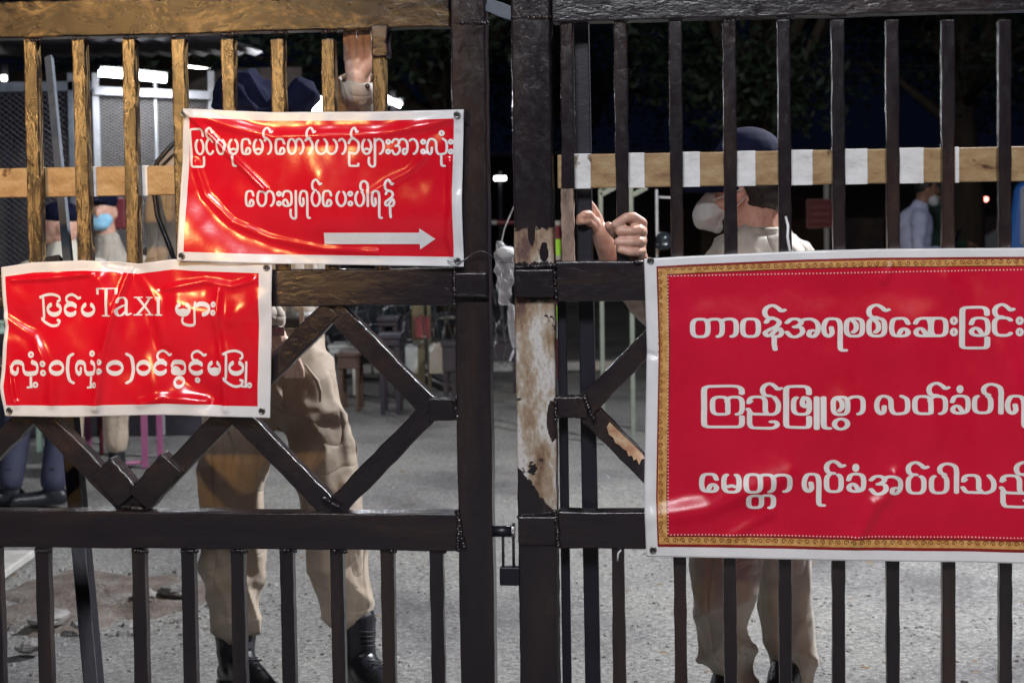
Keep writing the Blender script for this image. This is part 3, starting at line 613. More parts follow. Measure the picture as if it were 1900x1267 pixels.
class Text:
    def __init__(s, dfun, a, b, e=1.0): s.V = []; s.L = []; s.f = []; s.k = 0; s.dfun = dfun; s.a = a; s.b = b; s.e = e; s.layer = 0
    def _lift(s): s.layer += 1; return .0012 + .00004*(s.layer % 9)
    def put(s, path, a=None, b=None):
        a = a or s.a; b = b or s.b; P_, Lf, Rt = stroke_poly(path, a, b); n = len(P_); l = s._lift()
        s.V += list(Lf)+list(Rt); s.L += [l]*(2*n); k = s.k; s.k += 2*n
        for i in range(n-1): s.f.append((k+i, k+i+1, k+n+i+1, k+n+i))
        for c in (P_[0], P_[-1]):
            l2 = s._lift()
            for j in range(12): s.V.append(np.array((c[0]+a*math.cos(j*math.pi/6), c[1]+b*math.sin(j*math.pi/6)))); s.L.append(l2)
            s.f.append(tuple(range(s.k, s.k+12))); s.k += 12
    def glyph(s, g, x0, x1, yb, yt, full=False):
        """x0..x1, yb (baseline), yt (top of body) are the OUTER edges in the photograph"""
        a, b = s.a, s.b
        X0, X1, YB, YT = x0+a, x1-a, yb-b, yt+b
        for st in glyph(g, s.e): s.put([np.array((X0+q[0]*(X1-X0), YB+q[1]*(YT-YB))) for q in st])
    def ring(s, cx, cy, rx, ry, a=None, b=None): s.put([np.array((cx+rx*math.cos(t), cy+ry*math.sin(t))) for t in [k*math.pi/8 for k in range(17)]], a, b)
    def build(s, parent, m, name='lettering'):
        V = np.array(s.V); q = sheet_point(V[:, 0], V[:, 1], s.dfun); q[:, 1] -= np.array(s.L)
        me = bpy.data.meshes.new(name); me.from_pydata(q.tolist(), [], s.f); me.materials.append(m); me.update()
        bm = bmesh.new(); bm.from_mesh(me)
        for f in bm.faces:
            if f.normal.y > 0: f.normal_flip()
        bm.to_mesh(me); bm.free()
        o = bpy.data.objects.new(name, me); C.objects.link(o); o.parent = parent; o['kind'] = 'stuff'; return o
# ---- banner one: all motorcycles from outside, with arrow
F1 = [([(345, 205), (420, 280), (492, 352)], 5, .007), ([(360, 300), (372, 350), (400, 395), (450, 432), (520, 455), (640, 470), (840, 478)], 44, -.017),
      ([(360, 300), (380, 362), (430, 412), (500, 442), (600, 462), (700, 468)], 7, .0045), ([(350, 210), (430, 235), (510, 255), (600, 252), (700, 250), (800, 232), (850, 215)], 10, .0065),
      ([(790, 290), (760, 320), (720, 340), (690, 360)], 7, .003), ([(836, 300), (838, 380), (832, 440), (842, 478)], 6, .006), ([(600, 340), (610, 420)], 60, .010), ([(420, 340), (470, 330)], 40, -.006), ([(850, 250), (855, 350)], 8, -.004)]
d1 = surface(F1, .040, .0011, 1)
t1 = banner('upper red banner with white Burmese lettering and a white arrow pointing right',
    ([(0, 344, 202), (.3, 500, 209), (.7, 705, 208), (1, 862, 204)], [(0, 331, 484), (.3, 490, 489), (1, 860, 495)], [(0, 0), (.5, -2), (1, 0)], [(0, 0), (.5, -3), (1, 0)]),
    [0, .022, .966, 1], [0, .058, .939, 1], lambda u, v: 1 if .022 < u < .966 and .058 < v < .939 else 0, [M_white, M_red], d1)
for (x, y) in ((345, 211), (850, 214), (848, 484), (340, 475)): eyelet(t1, x, y, d1)
T = Text(d1, 2.3, 2.0)
y0, y1 = 288.5, 257
for g, a, b in (('pa', 361, 380), ('nga', 381, 400), ('pa', 402, 422), ('ma', 425, 446), ('e', 449, 469), ('ma', 471, 492), ('aa', 491, 508), ('e', 512, 533), ('ta', 535, 568), ('aa', 567, 585), ('ya', 587, 630), ('aa', 629, 646), ('nya', 647, 670), ('ma', 672, 693), ('aa', 697, 716), ('a', 727, 760), ('aa', 759, 779), ('la', 792, 833)): T.glyph(g, a, b, y0, y1)
T.glyph('ra2', 352, 380, y0, y1)
for a, b in ((383, 401), (490, 510), (570, 590), (652, 669)): T.glyph('asat', a, b, y0, y1)
T.glyph('u', 429, 443, y0, y1); T.glyph('ya2', 684, 700, y0, y1); T.glyph('u', 815, 830, y0, y1); T.ring(821, 248, 3.4, 3.6)
for x in (722, 787, 838): T.ring(x, 264, 3.1, 3.4); T.ring(x, 282, 3.1, 3.4)
T.build(t1, M_print)
T = Text(d1, 2.3, 2.0); y0, y1 = 384.5, 353
for g, a, b in (('e', 455, 474), ('bha', 477, 513), ('kha', 525, 546), ('ra', 557, 577), ('pa', 580, 600), ('e', 601, 621), ('pa', 626, 647), ('pa', 660, 680), ('ra', 690, 709), ('na', 714, 735)): T.glyph(g, a, b, y0, y1)
for a, b in ((581, 602), (714, 733)): T.glyph('asat', a, b, y0, y1)
T.glyph('ya2', 539, 554, y0, y1); T.glyph('tall', 669, 687, y0, y1)
for x in (520, 653): T.ring(x, 360, 3.1, 3.4); T.ring(x, 378, 3.1, 3.4)
T.build(t1, M_print)
def flat_shape(parent, dfun, cols, m, name):
    """a filled print given as columns (x, y top, y bottom)"""
    V = []; f = []
    for i, (x, a, b) in enumerate(cols):
        for k in range(5): V.append((x, a+(b-a)*k/4))
    n = len(cols)
    for i in range(n-1):
        for k in range(4): f.append((i*5+k, i*5+k+1, (i+1)*5+k+1, (i+1)*5+k))
    V = np.array(V, float); q = sheet_point(V[:, 0], V[:, 1], dfun, .0012); me = bpy.data.meshes.new(name); me.from_pydata(q.tolist(), [], f); me.materials.append(m)
    o = bpy.data.objects.new(name, me); C.objects.link(o); o.parent = parent; return o
sh_ = [(x, 432, 453) for x in np.linspace(603, 778.6, 60)]; hd = [(x, 424+(x-779)/30*20, 463-(x-779)/30*20) for x in np.linspace(779, 808.5, 14)]
flat_shape(t1, d1, sh_+hd, M_print, 'printed_arrow')
# ---- banner two: outside taxis may not enter
F2 = [([(182, 520), (212, 590), (190, 680), (175, 750)], 16, .010), ([(238, 500), (208, 590), (190, 660), (178, 760)], 5, .007), ([(5, 590), (60, 625), (92, 690), (95, 750)], 9, .006), ([(0, 600), (60, 610), (130, 560)], 26, -.008),
      ([(245, 495), (262, 560), (280, 620), (330, 700), (390, 740)], 22, -.012), ([(245, 495), (285, 560), (300, 640)], 10, .006), ([(405, 540), (402, 600), (412, 680), (418, 760)], 6, .006),
      ([(20, 520), (90, 516), (170, 508)], 5, .006), ([(310, 535), (380, 522), (430, 532), (470, 520)], 6, .005), ([(330, 570), (420, 590), (480, 560)], 22, .006), ([(260, 750), (300, 738), (380, 745)], 8, .006), ([(15, 680), (22, 720), (30, 755)], 4, .004), ([(24, 700), (30, 740)], 3, -.004), ([(200, 490), (250, 500)], 8, -.008)]
d2 = surface(F2, .026, .0015, 5)
t2 = banner('creased lower left red banner with white Burmese lettering and the word Taxi',
    ([(0, 0, 496), (.12, 60, 487), (.3, 152, 483), (.42, 215, 486), (.50, 252, 490), (.62, 320, 481), (.72, 360, 484), (1, 504, 489)], [(0, 8, 772), (.25, 120, 774), (.6, 300, 770), (1, 500, 776)], [(0, 0), (.4, 3), (.6, -2), (.8, -8), (1, 0)], [(0, 0), (.5, 1), (1, 0)]),
    [0, .014, .953, 1], [0, .066, .928, 1], lambda u, v: 1 if .014 < u < .953 and .066 < v < .928 else 0, [M_white, M_red], d2)
for (x, y) in ((494, 497), (485, 763), (17, 762)): eyelet(t2, x, y, d2)
def dotpair(T, x, ya, yb, r=3.6, a=None, b=None): T.ring(x, ya, r, r*1.05, a, b); T.ring(x, yb, r, r*1.05, a, b)
T = Text(d2, 2.0, 4.3); y0, y1 = 588.5, 560.5
for g, a, b in (('pa', 83, 111), ('nga', 115, 142), ('pa', 148, 176), ('ma', 326, 355), ('aa', 362, 391)): T.glyph(g, a, b, y0-(1 if a > 300 else 0), y1-(1 if a > 300 else 0))
T.b = 2.6; T.glyph('ra2b', 72, 111, 588, 561); T.glyph('asat', 118, 148, 588, 561); T.glyph('ya2', 336, 364, 587, 559)
dotpair(T, 396.5, 565, 580, 3.2, 2.2, 2.4)
T.build(t2, M_print)
T = Text(d2, 2.6, 1.4)
T.glyph('lat_a', 213, 243, 587, 551); T.glyph('i', 286, 301, 586, 551); T.b = 1.3
T.glyph('T', 179, 218, 587, 534); T.glyph('x', 245, 283, 586, 551)
T.build(t2, M_print)
T = Text(d2, 2.0, 4.3); ya, yb = 697.5, 668
for g, a, b in (('la', 18, 71), ('wa', 91, 118), ('la', 139, 178), ('wa', 198, 228), ('wa', 251, 279), ('nga', 283, 309), ('kha', 313, 343), ('nga', 348, 378), ('ma', 384, 411), ('pa', 423, 452)): T.glyph(g, a, b, ya, yb)
T.b = 2.4; T.a = 3.2; T.glyph('lp', 120, 138, 693, 670); T.glyph('rp', 231, 250, 693, 670); T.a = 2.0
T.glyph('asat', 287, 316, ya, yb); T.glyph('asat', 353, 383, ya, yb); T.glyph('ra2b', 413, 452, ya, yb)
T.ring(329.5, 710, 8.5, 8.5, 2.2, 3.4); T.ring(364, 706, 3.2, 3.2); T.ring(57, 658, 3.8, 3.8); T.ring(170.5, 656, 3.4, 3.6)
for x in (57, 169):
    T.put([np.array(q, float) for q in ((x, 700), (x, 716))], 2.4, 2.0); T.put([np.array(q, float) for q in ((x-7, 719), (x+2, 718))], 1.6, 1.8); T.ring(x+8, 714, 3.4, 4.0, 1.8, 1.8)
T.put([np.array(q, float) for q in ((456, 672), (455, 716))], 2.2, 1.8); T.put([np.array(q, float) for q in ((448, 717), (456, 718))], 1.6, 1.8); T.ring(462, 715, 3.2, 3.6, 1.8, 1.8)
dotpair(T, 79.5, 675, 692, 3.6, 2.2, 2.4); dotpair(T, 186.5, 671, 688, 3.4, 2.2, 2.4)
T.build(t2, M_print)
# ---- banner three: the large crimson one
F3 = [([(1190, 960), (1320, 940), (1460, 880)], 18, .007), ([(1225, 560), (1400, 530), (1700, 545)], 34, -.003), ([(1240, 980), (1400, 900), (1560, 760)], 40, .006), ([(1760, 520), (1880, 700), (1900, 900)], 26, .006), ([(1588, 1000), (1606, 970), (1622, 935)], 13, .009), ([(1640, 925), (1655, 905), (1660, 880)], 11, .007), ([(1640, 520), (1655, 495)], 8, .004), ([(1240, 520), (1290, 580), (1300, 640)], 30, .004), ([(1540, 500), (1520, 700), (1560, 1000)], 60, .006),
      ([(1800, 480), (1820, 700), (1790, 1010)], 50, -.006), ([(1280, 900), (1400, 960)], 40, -.005), ([(1200, 480), (1215, 640), (1205, 900), (1215, 1030)], 12, .004), ([(1700, 600), (1730, 820)], 30, .004), ([(1230, 930), (1300, 915)], 20, -.004), ([(1198, 655), (1216, 660)], 5, -.005), ([(1350, 1000), (1430, 950)], 10, .004)]
d3 = surface(F3, .030, .0009, 9)
XR = 2140
t3 = banner('large crimson banner with gold border and three lines of white Burmese lettering',
    ([(0, 1195, 480), (.09, 1282, 475), (.33, 1503, 465), (.44, 1624, 462), (.75, 1900, 460), (1, XR, 458)], [(0, 1199, 1032), (.33, 1510, 1038), (.75, 1900, 1045), (1, XR, 1049)], [(0, 0), (.3, 4), (.5, 1), (.8, -3), (1, 0)], [(0, 0), (1, 0)]),
    [0, .0232, .0262, .043, .046, 1], [0, .028, .036, .056, .061, .925, .932, .956, .966, 1],
    lambda u, v: 0 if (u < .0232 or v < .028 or v > .966) else 3 if (u < .0262 or v < .036 or v > .956) else 2 if (u < .043 or v < .056 or v > .932) else 3 if (u < .046 or v < .061 or v > .925) else 1,
    [M_white, M_crim, M_gold, M_maroon], d3, 260, 150)
for (x, y) in ((1207, 484), (1212, 1019)): eyelet(t3, x, y, d3)
E3 = .62
T = Text(d3, 4.9, 2.5, E3)
ya, yb = 627, 589.5
def L3(T, items, ya, yb):
    for g, a, b in items: T.glyph(g, a, b, ya-(a-1280)*.004, yb-(a-1280)*.004)
L3(T, (('ta', 1280, 1345), ('aa', 1338, 1371), ('wa', 1373, 1412), ('na', 1414, 1455), ('a', 1455, 1522), ('ra', 1523, 1566), ('sa', 1565, 1605), ('sa', 1607, 1646), ('e', 1649, 1690), ('hsa', 1693, 1760), ('kha', 1797, 1838), ('nga', 1840, 1882)), ya, yb)
L3(T, (('asat', 1414, 1460), ('asat', 1607, 1653), ('asat', 1841, 1885)), ya, yb)
T.a = 5.5; T.glyph('ra2', 1780, 1837, 623, 588); T.a = 4.9
for x in (1770, 1892): T.ring(x, 595, 4.4, 5.6, 3.2, 2.4); T.ring(x, 616, 4.4, 5.6, 3.2, 2.4)
T.build(t3, M_print3)
T = Text(d3, 4.9, 2.5, E3); ya, yb = 771, 734
L3(T, (('ka', 1317, 1382), ('nnya', 1383, 1449), ('pha', 1467, 1506), ('sa', 1540, 1577), ('aa', 1572, 1606), ('la', 1622, 1689), ('ka', 1692, 1759), ('kha', 1762, 1802), ('pa', 1804, 1844), ('ra', 1864, 1906), ('na', 1912, 1953)), ya, yb)
L3(T, (('asat', 1410, 1453), ('asat', 1718, 1764), ('tall', 1821, 1862), ('asat', 1912, 1958)), ya, yb)
T.a = 5.5; T.glyph('ra2', 1301, 1382, 769, 734); T.glyph('ra2', 1453, 1506, 769, 734); T.glyph('uu', 1509, 1543, 770, 734); T.a = 4.9
T.ring(1559.5, 785, 12.5, 9.5, 4.9, 2.5); T.ring(1781.5, 722, 3.4, 5.4, 3.2, 2.2)
T.build(t3, M_print3)
T = Text(d3, 4.9, 2.5, E3); ya, yb = 914, 877
L3(T, (('e', 1297, 1335), ('ma', 1338, 1376), ('ta', 1379, 1440), ('aa', 1434, 1470), ('ra', 1487, 1526), ('pa', 1528, 1565), ('kha', 1569, 1607)), ya, yb)
L3(T, (('a', 1611, 1675), ('pa', 1680, 1719), ('pa', 1723, 1762), ('tha', 1782, 1849), ('nnya', 1853, 1920)), ya+4.5, yb+4.5)
L3(T, (('asat', 1528, 1570), ), ya, yb); L3(T, (('asat', 1680, 1725), ('tall', 1739, 1780), ('asat', 1880, 1924)), ya+4, yb+4)
T.glyph('ta', 1384, 1440, 944, 915.5); T.ring(1587.5, 867, 3.4, 5.4, 3.2, 2.2)
T.build(t3, M_print3)
# printed border ornament: bead dots and scrolls
T = Text(d3, 1.5, 1.5)
mbd = []
for k in range(75): mbd.append((1239.5, 512+k*6.43))
for k in range(140): x = 1245+k*6.43; mbd.append((x, 512-(x-1245)*.018)); mbd.append((x, 990.5+(x-1245)*.011))
for (x, y) in mbd:
    l = T._lift(); T.V += [np.array((x+1.55*math.cos(j*math.pi/3), y+1.55*math.sin(j*math.pi/3))) for j in range(6)]; T.L += [l]*6; T.f.append(tuple(range(T.k, T.k+6))); T.k += 6
T.build(t3, M_pinkdot, 'bead_border')
T = Text(d3, .75, .75)
def scroll(cx, cy, sg, rot):
    pts = []
    for j in range(15):
        a = j*.48; r = 5.2-.30*j; p = np.array((r*math.cos(a)*sg, r*math.sin(a))); c_, s_ = math.cos(rot), math.sin(rot); pts.append(np.array((cx+c_*p[0]-s_*p[1], cy+s_*p[0]+c_*p[1])))
    T.put(pts)
for k in range(34): scroll(1225.5+.18*k/3, 508+k*14.4, (-1)**k, 1.57)
for k in range(64): x = 1238+k*14.4; scroll(x, 496.5-(x-1238)*.02, (-1)**k, 0); scroll(x, 1001+(x-1238)*.0125, (-1)**k, 3.14)
T.build(t3, M_golddk, 'scroll_border')
# little ties at the corners
def tie(pts, label, r=.0013, m=None):
    mb = MB(); mb.tube([G(*p) for p in pts], r, 6); o = mb.build('banner_tie', m or M_rope, smooth=True); o.location = GO; o.rotation_euler = (0, 0, GZ); tag(o, label, 'tie', 'wires tying the banners to the bars')
tie([(850, 214, -.045), (858, 220, -.03), (868, 232, -.012)], 'short wire at the top right eyelet of the upper banner')
tie([(1458, 402, -.004), (1462, 420, -.012), (1461, 440, -.014), (1466, 468, -.03)], 'white tie loop on the bar above the middle of the crimson banner', .003, M_white)
tie([(494, 497, -.032), (500, 503, -.02), (507, 512, -.008)], 'short wire at the top right eyelet of the lower left banner')
tie([(1152, 1020, -.002), (1147, 1026, -.006), (1146, 1040, -.004)], 'pale wire end hooked over the lower bar beside the drop bolt', .0022, M_white)
# ------------------------------------------------------------------ PEOPLE
rotm = lambda x, y, z: Matrix.Rotation(z, 3, 'Z') @ Matrix.Rotation(y, 3, 'Y') @ Matrix.Rotation(x, 3, 'X')
def person(name, at, label, rz=0, cat='person', group=None):
    return empty('person', (at.x, at.y, 0), label, cat, group, rz)
def finger(pts, r): return [(Vector(p), q) for p, q in zip(pts, r)]
def boot(t, top, ankle, toe, r=.052, name='boot'):
    """laced leather boot: shaft, foot, sole and laces; world points"""
    top, ankle, toe = Vector(top), Vector(ankle), Vector(toe); ft = (toe-ankle); ft.z = 0; ft.normalize()
    heel = Vector((ankle.x, ankle.y, .035)) - ft*.045; z0 = .05
    b = blob(name, [[(top, r*.98), (ankle.lerp(top, .45), r*.86), (Vector((ankle.x, ankle.y, .10)), r*.86)],
        [(Vector((heel.x, heel.y, z0)), .038), (Vector((ankle.x, ankle.y, z0+.01))+ft*.05, .043), (Vector((toe.x, toe.y, z0-.012))-ft*.03, .04)],
        [(Vector((ankle.x, ankle.y, .11)), .042), (Vector((ankle.x, ankle.y, .07))+ft*.07, .044), (Vector((toe.x, toe.y, .048))-ft*.02, .036)]], [], M_boot, t, .006, 4, folds(.0012, [((0, .3, 1), 60, 1), ((1, .4, .3), 75, .5)], 4))
    mb = MB(); si = ft.cross(Vector((0, 0, 1))); outl = []
    for (l, wd) in ((-.085, .0), (-.075, .028), (-.03, .038), (.05, .036), (.12, .046), (.18, .042), (.215, .022), (.225, 0)): outl.append((l, wd))
    ring = [(l, wd) for l, wd in outl] + [(l, -wd) for l, wd in outl[::-1][1:-1]]
    base = Vector((ankle.x, ankle.y, 0)); v = [LOC(t, base+ft*l+si*q+Vector((0, 0, z))) for z in (.004, .028) for l, q in ring]; n = len(ring)
    mb.add(v, [tuple(range(n))[::-1], tuple(range(n, 2*n))] + [(i, (i+1) % n, n+(i+1) % n, n+i) for i in range(n)]); mb.build('sole', M_boot, b, bevel=.003)
    b.parent = t
    for ch in b.children: pass
    mb = MB()
    for k in range(6):
        u = k/5; c = Vector((ankle.x, ankle.y, .13)).lerp(top, u*.75) if u > .35 else Vector((ankle.x, ankle.y, .135-.02*(1-u)))+ft*(.05*(1-u*2))
        c = c + ft*(r*.93); mb.tube([LOC(t, c+si*.022+Vector((0, 0, .004))), LOC(t, c+ft*.006), LOC(t, c-si*.022-Vector((0, 0, .004)))], .0022, 6)
    mb.build('laces', M_dark, b, smooth=True, kind='stuff')
    return b
def joint(*a): return [(Vector(p), r) for p, r in a]
# --- the guard on the left, reaching up to the top rail
dg = .80
pl = person('person', W(520, 1200, dg), 'guard in khaki and navy cap, one hand reaching up to the left top rail')
q = lambda x, y, d=dg: W(x, y, d)
blob('trousers', [joint((q(500, 600), .150), (q(505, 680), .158)), joint((q(462, 690), .120), (q(440, 800), .108), (q(430, 905), .096), (q(433, 1030), .094), (q(434, 1120, dg+.02), .086), (q(435, 1150, dg+.02), .080)),
                  joint((q(548, 690), .112), (q(586, 800, dg-.02), .100), (q(616, 910, dg-.05), .094), (q(626, 1030, dg-.02), .092), (q(638, 1100, dg), .084), (q(641, 1128, dg), .078))], [], M_khaki, pl, .009, 4,
     folds(.010, [((1, .15, .12), 30, 1.0), ((.7, .1, 1), 17, .8), ((-.6, .1, 1), 26, .5), ((1, -.3, -.1), 47, .35)], 2))
blob('shirt', [joint((q(505, 560), .150), (q(495, 420), .175), (q(485, 310), .165), (q(480, 262), .105)), joint((q(380, 305), .085), (q(345, 330), .088), (q(318, 400, dg-.03), .075), (q(312, 470, dg-.05), .066), (q(400, 545, dg-.15), .060), (q(500, 592, dg-.24), .050)),
                joint((q(585, 305), .088), (q(640, 318, dg-.12), .078), (q(664, 322, dg-.36), .068), (q(664, 235, dg-.55), .055), (q(664, 172, dg-.67), .046))], [], M_khaki2, pl, .009, 4,
     folds(.010, [((.7, 0, 1), 24, 1.0), ((-.8, .2, 1), 33, .6), ((1, .2, .1), 41, .5)], 6))
# raised hand, palm towards him, fingers hooked over the rail from behind
hd_ = [joint((q(666, 205, .20), .036), (q(665, 158, .13), .029), (q(665, 138, .115), .0265))]
hd_ += [joint((q(654, 132, .11), .017), (q(649, 116, .097), .0125)), joint((q(666, 132, .11), .018), (q(664, 114, .095), .013)), joint((q(677, 132, .112), .016), (q(680, 116, .097), .0115))]
for k in range(4):
    x = 646+k*12.6; L = (-3, 3, 1, -4)[k]
    x = 643+k*14.4; hd_.append(joint((q(x+1, 112, .094), .0082), (q(x, 88-L*.5, .064), .0074), (q(x-1, 69-L, .046), .0068), (q(x-1, 54-L, .048), .0064), (q(x-1, 44-L, .06), .006)))
hd_.append(joint((q(676, 134, .105), .014), (q(690, 118, .085), .0118), (q(697, 100, .070), .0105), (q(700, 86, .062), .009)))
mb = MB(); mb.tube([LOC(pl, q(664, y, d_)) for y, d_ in ((172, .14), (160, .125), (146, .118))], [.050, .047, .046], 20, cap=False); cf = mb.build('cuff', M_khaki2, pl, smooth=True); so = cf.modifiers.new('t', 'SOLIDIFY'); so.thickness = .005
mb = MB(); mb.ball(LOC(pl, q(682, 160, .085)), (.006, .003, .006), 10); mb.build('cuff_button', M_belt, cf)
# lower hand by the belt
h2 = [joint((q(495, 590, dg-.24), .028), (q(512, 625, dg-.25), .028), (q(520, 642, dg-.24), .024))]
for k in range(4): h2.append(joint((q(510+k*6, 642, dg-.25+.006*k), .0115), (q(522+k*9, 664, dg-.24+.01*k), .010), (q(528+k*10, 684, dg-.21+.01*k), .009), (q(530+k*10, 697, dg-.18+.01*k), .008)))
h2.append(joint((q(525, 628, dg-.25), .012), (q(543, 645, dg-.25), .0105), (q(549, 662, dg-.24), .0088)))
head = [joint((q(480, 275), .062), (q(470, 215), .058))]
body = blob('body', head + hd_ + h2 + [joint((q(490, 400), .10), (q(600, 315, dg-.02), .05), (q(664, 322, dg-.36), .045), (q(664, 235, dg-.5), .035), (q(664, 195, .2), .034)), joint((q(480, 330), .08), (q(350, 330), .05), (q(312, 470, dg-.05), .042), (q(400, 545, dg-.15), .036), (q(497, 592, dg-.24), .028)), joint((q(505, 650), .10), (q(490, 400), .12), (q(482, 290), .07))], [(q(462, 218), (.074, .09, .09)), (q(485, 226, dg-.07), (.018, .022, .02))], M_skinp, pl, .0027, 2)
cap = blob('cap', [], [(q(452, 180), (.084, .118, .080), rotm(0, .12, 0)), (q(455, 200, dg), (.092, .124, .040), rotm(0, .1, 0)), (q(474, 178, dg), (.075, .10, .056), rotm(0, .35, 0)), (q(556, 184, dg+.03), (.052, .07, .062), rotm(0, .55, 0)), (q(505, 196, dg+.02), (.09, .08, .045))], M_navy, pl, .006, 2, folds(.006, [((1, 0, .5), 44, 1), ((.3, 1, .5), 36, .6), ((-.6, .3, 1), 70, .4)], 3))
mb = MB(); pts = [LOC(pl, q(395+k*12, 196+10*math.sin(k*.25), dg-.085-.02*math.sin(k*.45))) for k in range(11)]; mb.tube(pts, .008, 8); mb.build('cap_band', M_navy, cap, smooth=True)
mb = MB()
ang = [k*2*math.pi/28 for k in range(29)]; c0 = q(505, 588); mb.add([LOC(pl, c0+S_*(.156*math.cos(a))+N_*(.153*math.sin(a))+Vector((0, 0, z))) for a in ang for z in (-.021, .021)], [(2*k, 2*k+2, 2*k+3, 2*k+1) for k in range(28)])
b_ = mb.build('belt', M_belt, pl, smooth=True); so = b_.modifiers.new('t', 'SOLIDIFY'); so.thickness = .005; so.offset = 1
mb = MB(); a = LOC(pl, q(517, 615, dg-.275)); mb.beam(a+Vector((0, 0, -.012)), a+Vector((0, 0, .012)), .030, .008); wa = mb.build('wristwatch', M_steel, pl, bevel=.003)
mb = MB(); cc = q(503, 606, dg-.243); mb.tube([LOC(pl, cc+Vector((.027*math.cos(a), .027*math.sin(a), .006*math.cos(a)))) for a in ang], .006, 8, cap=False); mb.build('watch_strap', M_belt, wa, smooth=True)
mb = MB(); mb.tube([LOC(pl, q(*p)) for p in ((350, 246, dg-.07), (318, 270, dg-.10), (292, 300, dg-.10), (284, 340, dg-.10), (292, 400, dg-.13), (312, 450, dg-.14), (332, 505, dg-.15))], [.007]*7, 6); mb.build('sling_strap', M_boot, pl, smooth=True)
# trouser pocket welt, standing open
mb = MB()
for off, rr in ((0, .0045),): mb.tube([LOC(pl, q(*p)) for p in ((566, 676, dg-.125), (575, 690, dg-.135), (588, 706, dg-.125), (594, 726, dg-.11), (594, 745, dg-.10))], [.003, .005, .006, .005, .003], 8)
mb.build('pocket_edge', M_khaki, pl, smooth=True)
mb = MB()
for (x, y) in ((470, 566), (525, 566), (560, 570)):
    a = LOC(pl, q(x, y, dg-.155)); b = LOC(pl, q(x, y+32, dg-.162)); mb.beam(a, b, .012, .004)
mb.build('belt_loops', M_khaki, pl, bevel=.001)
boot(pl, q(437, 1178, dg+.02), W(440, 1266, dg+.02), W(500, 1290, dg-.12), .060)
boot(pl, q(662, 1150, dg), W(668, 1250, dg), W(735, 1275, dg-.14), .056)
# --- the guard on the right, head turned in profile, both hands on the bars
pr = person('person', W(1395, 1200, dg), 'guard in profile with grey face mask and navy cap, gripping the right gate bars')
blob('trousers', [joint((q(1392, 740), .150), (q(1394, 820), .158)), joint((q(1356, 850), .115), (q(1348, 980, dg-.04), .108), (q(1342, 1090, dg-.14), .094), (q(1340, 1160, dg-.12), .080), (q(1352, 1230, dg-.02), .070), (q(1366, 1285, dg+.03), .066)),
                  joint((q(1434, 850), .112), (q(1444, 980, dg+.06), .090), (q(1456, 1110, dg+.08), .076), (q(1466, 1200, dg+.08), .078), (q(1468, 1280, dg+.10), .072))], [], M_khaki2, pr, .009, 4,
     folds(.012, [((1, .2, .1), 28, .8), ((.6, 0, 1), 22, .9), ((-.8, .2, 1), 29, .6)], 12))
blob('shirt', [joint((q(1392, 720), .145), (q(1396, 590), .165), (q(1405, 510), .150), (q(1408, 478), .090)), joint((q(1462, 492), .080), (q(1482, 530), .078), (q(1445, 640, dg-.15), .066), (q(1330, 640, dg-.42), .056), (q(1215, 545, dg-.66), .045), (q(1190, 508, dg-.70), .040)),
                joint((q(1345, 505), .080), (q(1300, 560, dg-.10), .072), (q(1225, 580, dg-.3), .060), (q(1160, 520, dg-.52), .048))], [], M_khaki2, pr, .009, 4,
     folds(.009, [((.7, 0, 1), 24, 1.0), ((-.8, .2, 1), 33, .7), ((1, .2, .1), 41, .5)], 15))
hh = []
# right fist round the second upper bar: fingers come round the front from the right
ky = (414, 430, 447, 465); pk = ((1166, 402), (1176, 426), (1176, 447), (1172, 466)); tp = ((1141, 417), (1149, 430), (1146, 449), (1151, 464))
for k in range(4):
    r = (.0108, .0112, .0105, .0092)[k]
    hh.append(joint((q(1189, ky[k]+4, .055), r*1.25), (q(1191, ky[k], .025), r*1.12), (q(pk[k][0]+9, pk[k][1]+1, -.003), r*1.06), (q(pk[k][0]-4, pk[k][1]+2, -.0135), r), (q(*tp[k], -.0125), r*.86)))
hh.append(joint((q(1172, 412, .004), .0105), (q(1168, 409, .0), .0095)))
hh.append(joint((q(1184, 470, .06), .017), (q(1186, 425, .058), .018)))
hh.append(joint((q(1176, 470, .062), .018), (q(1174, 432, .062), .016)))
hh.append(joint((q(1170, 462, .055), .015), (q(1148, 440, .045), .0125), (q(1134, 426, .030), .0105), (q(1129, 419, .018), .0092)))
hh.append(joint((q(1178, 468, .06), .024), (q(1186, 496, .09), .027), (q(1205, 530, .14), .032)))
# other hand round the drop bolt, fingers pinching from the right, wrist running down
hh.append(joint((q(1113, 428, .115), .021), (q(1122, 450, .14), .024), (q(1134, 478, .18), .028), (q(1152, 512, .24), .034)))
hh.append(joint((q(1112, 424, .115), .016), (q(1107, 404, .11), .013), (q(1100, 388, .10), .0105), (q(1094, 378, .09), .0085)))
hh.append(joint((q(1108, 422, .112), .015), (q(1100, 408, .085), .011), (q(1092, 398, .055), .0098), (q(1083, 399, .045), .0092), (q(1076, 404, .05), .0082)))
hh.append(joint((q(1108, 428, .115), .014), (q(1099, 418, .085), .0105), (q(1090, 409, .055), .0095), (q(1080, 410, .047), .0088), (q(1074, 412, .055), .0078)))
hh.append(joint((q(1110, 436, .118), .013), (q(1104, 432, .13), .010), (q(1096, 428, .14), .009), (q(1088, 426, .138), .008)))
face = [(q(1388, 328), (.088, .074, .098)), (q(1362, 352), (.055, .058, .075)), (q(1345, 372), (.040, .045, .038)), (q(1330, 352), (.014, .012, .020)), (q(1396, 360), (.066, .060, .060))]
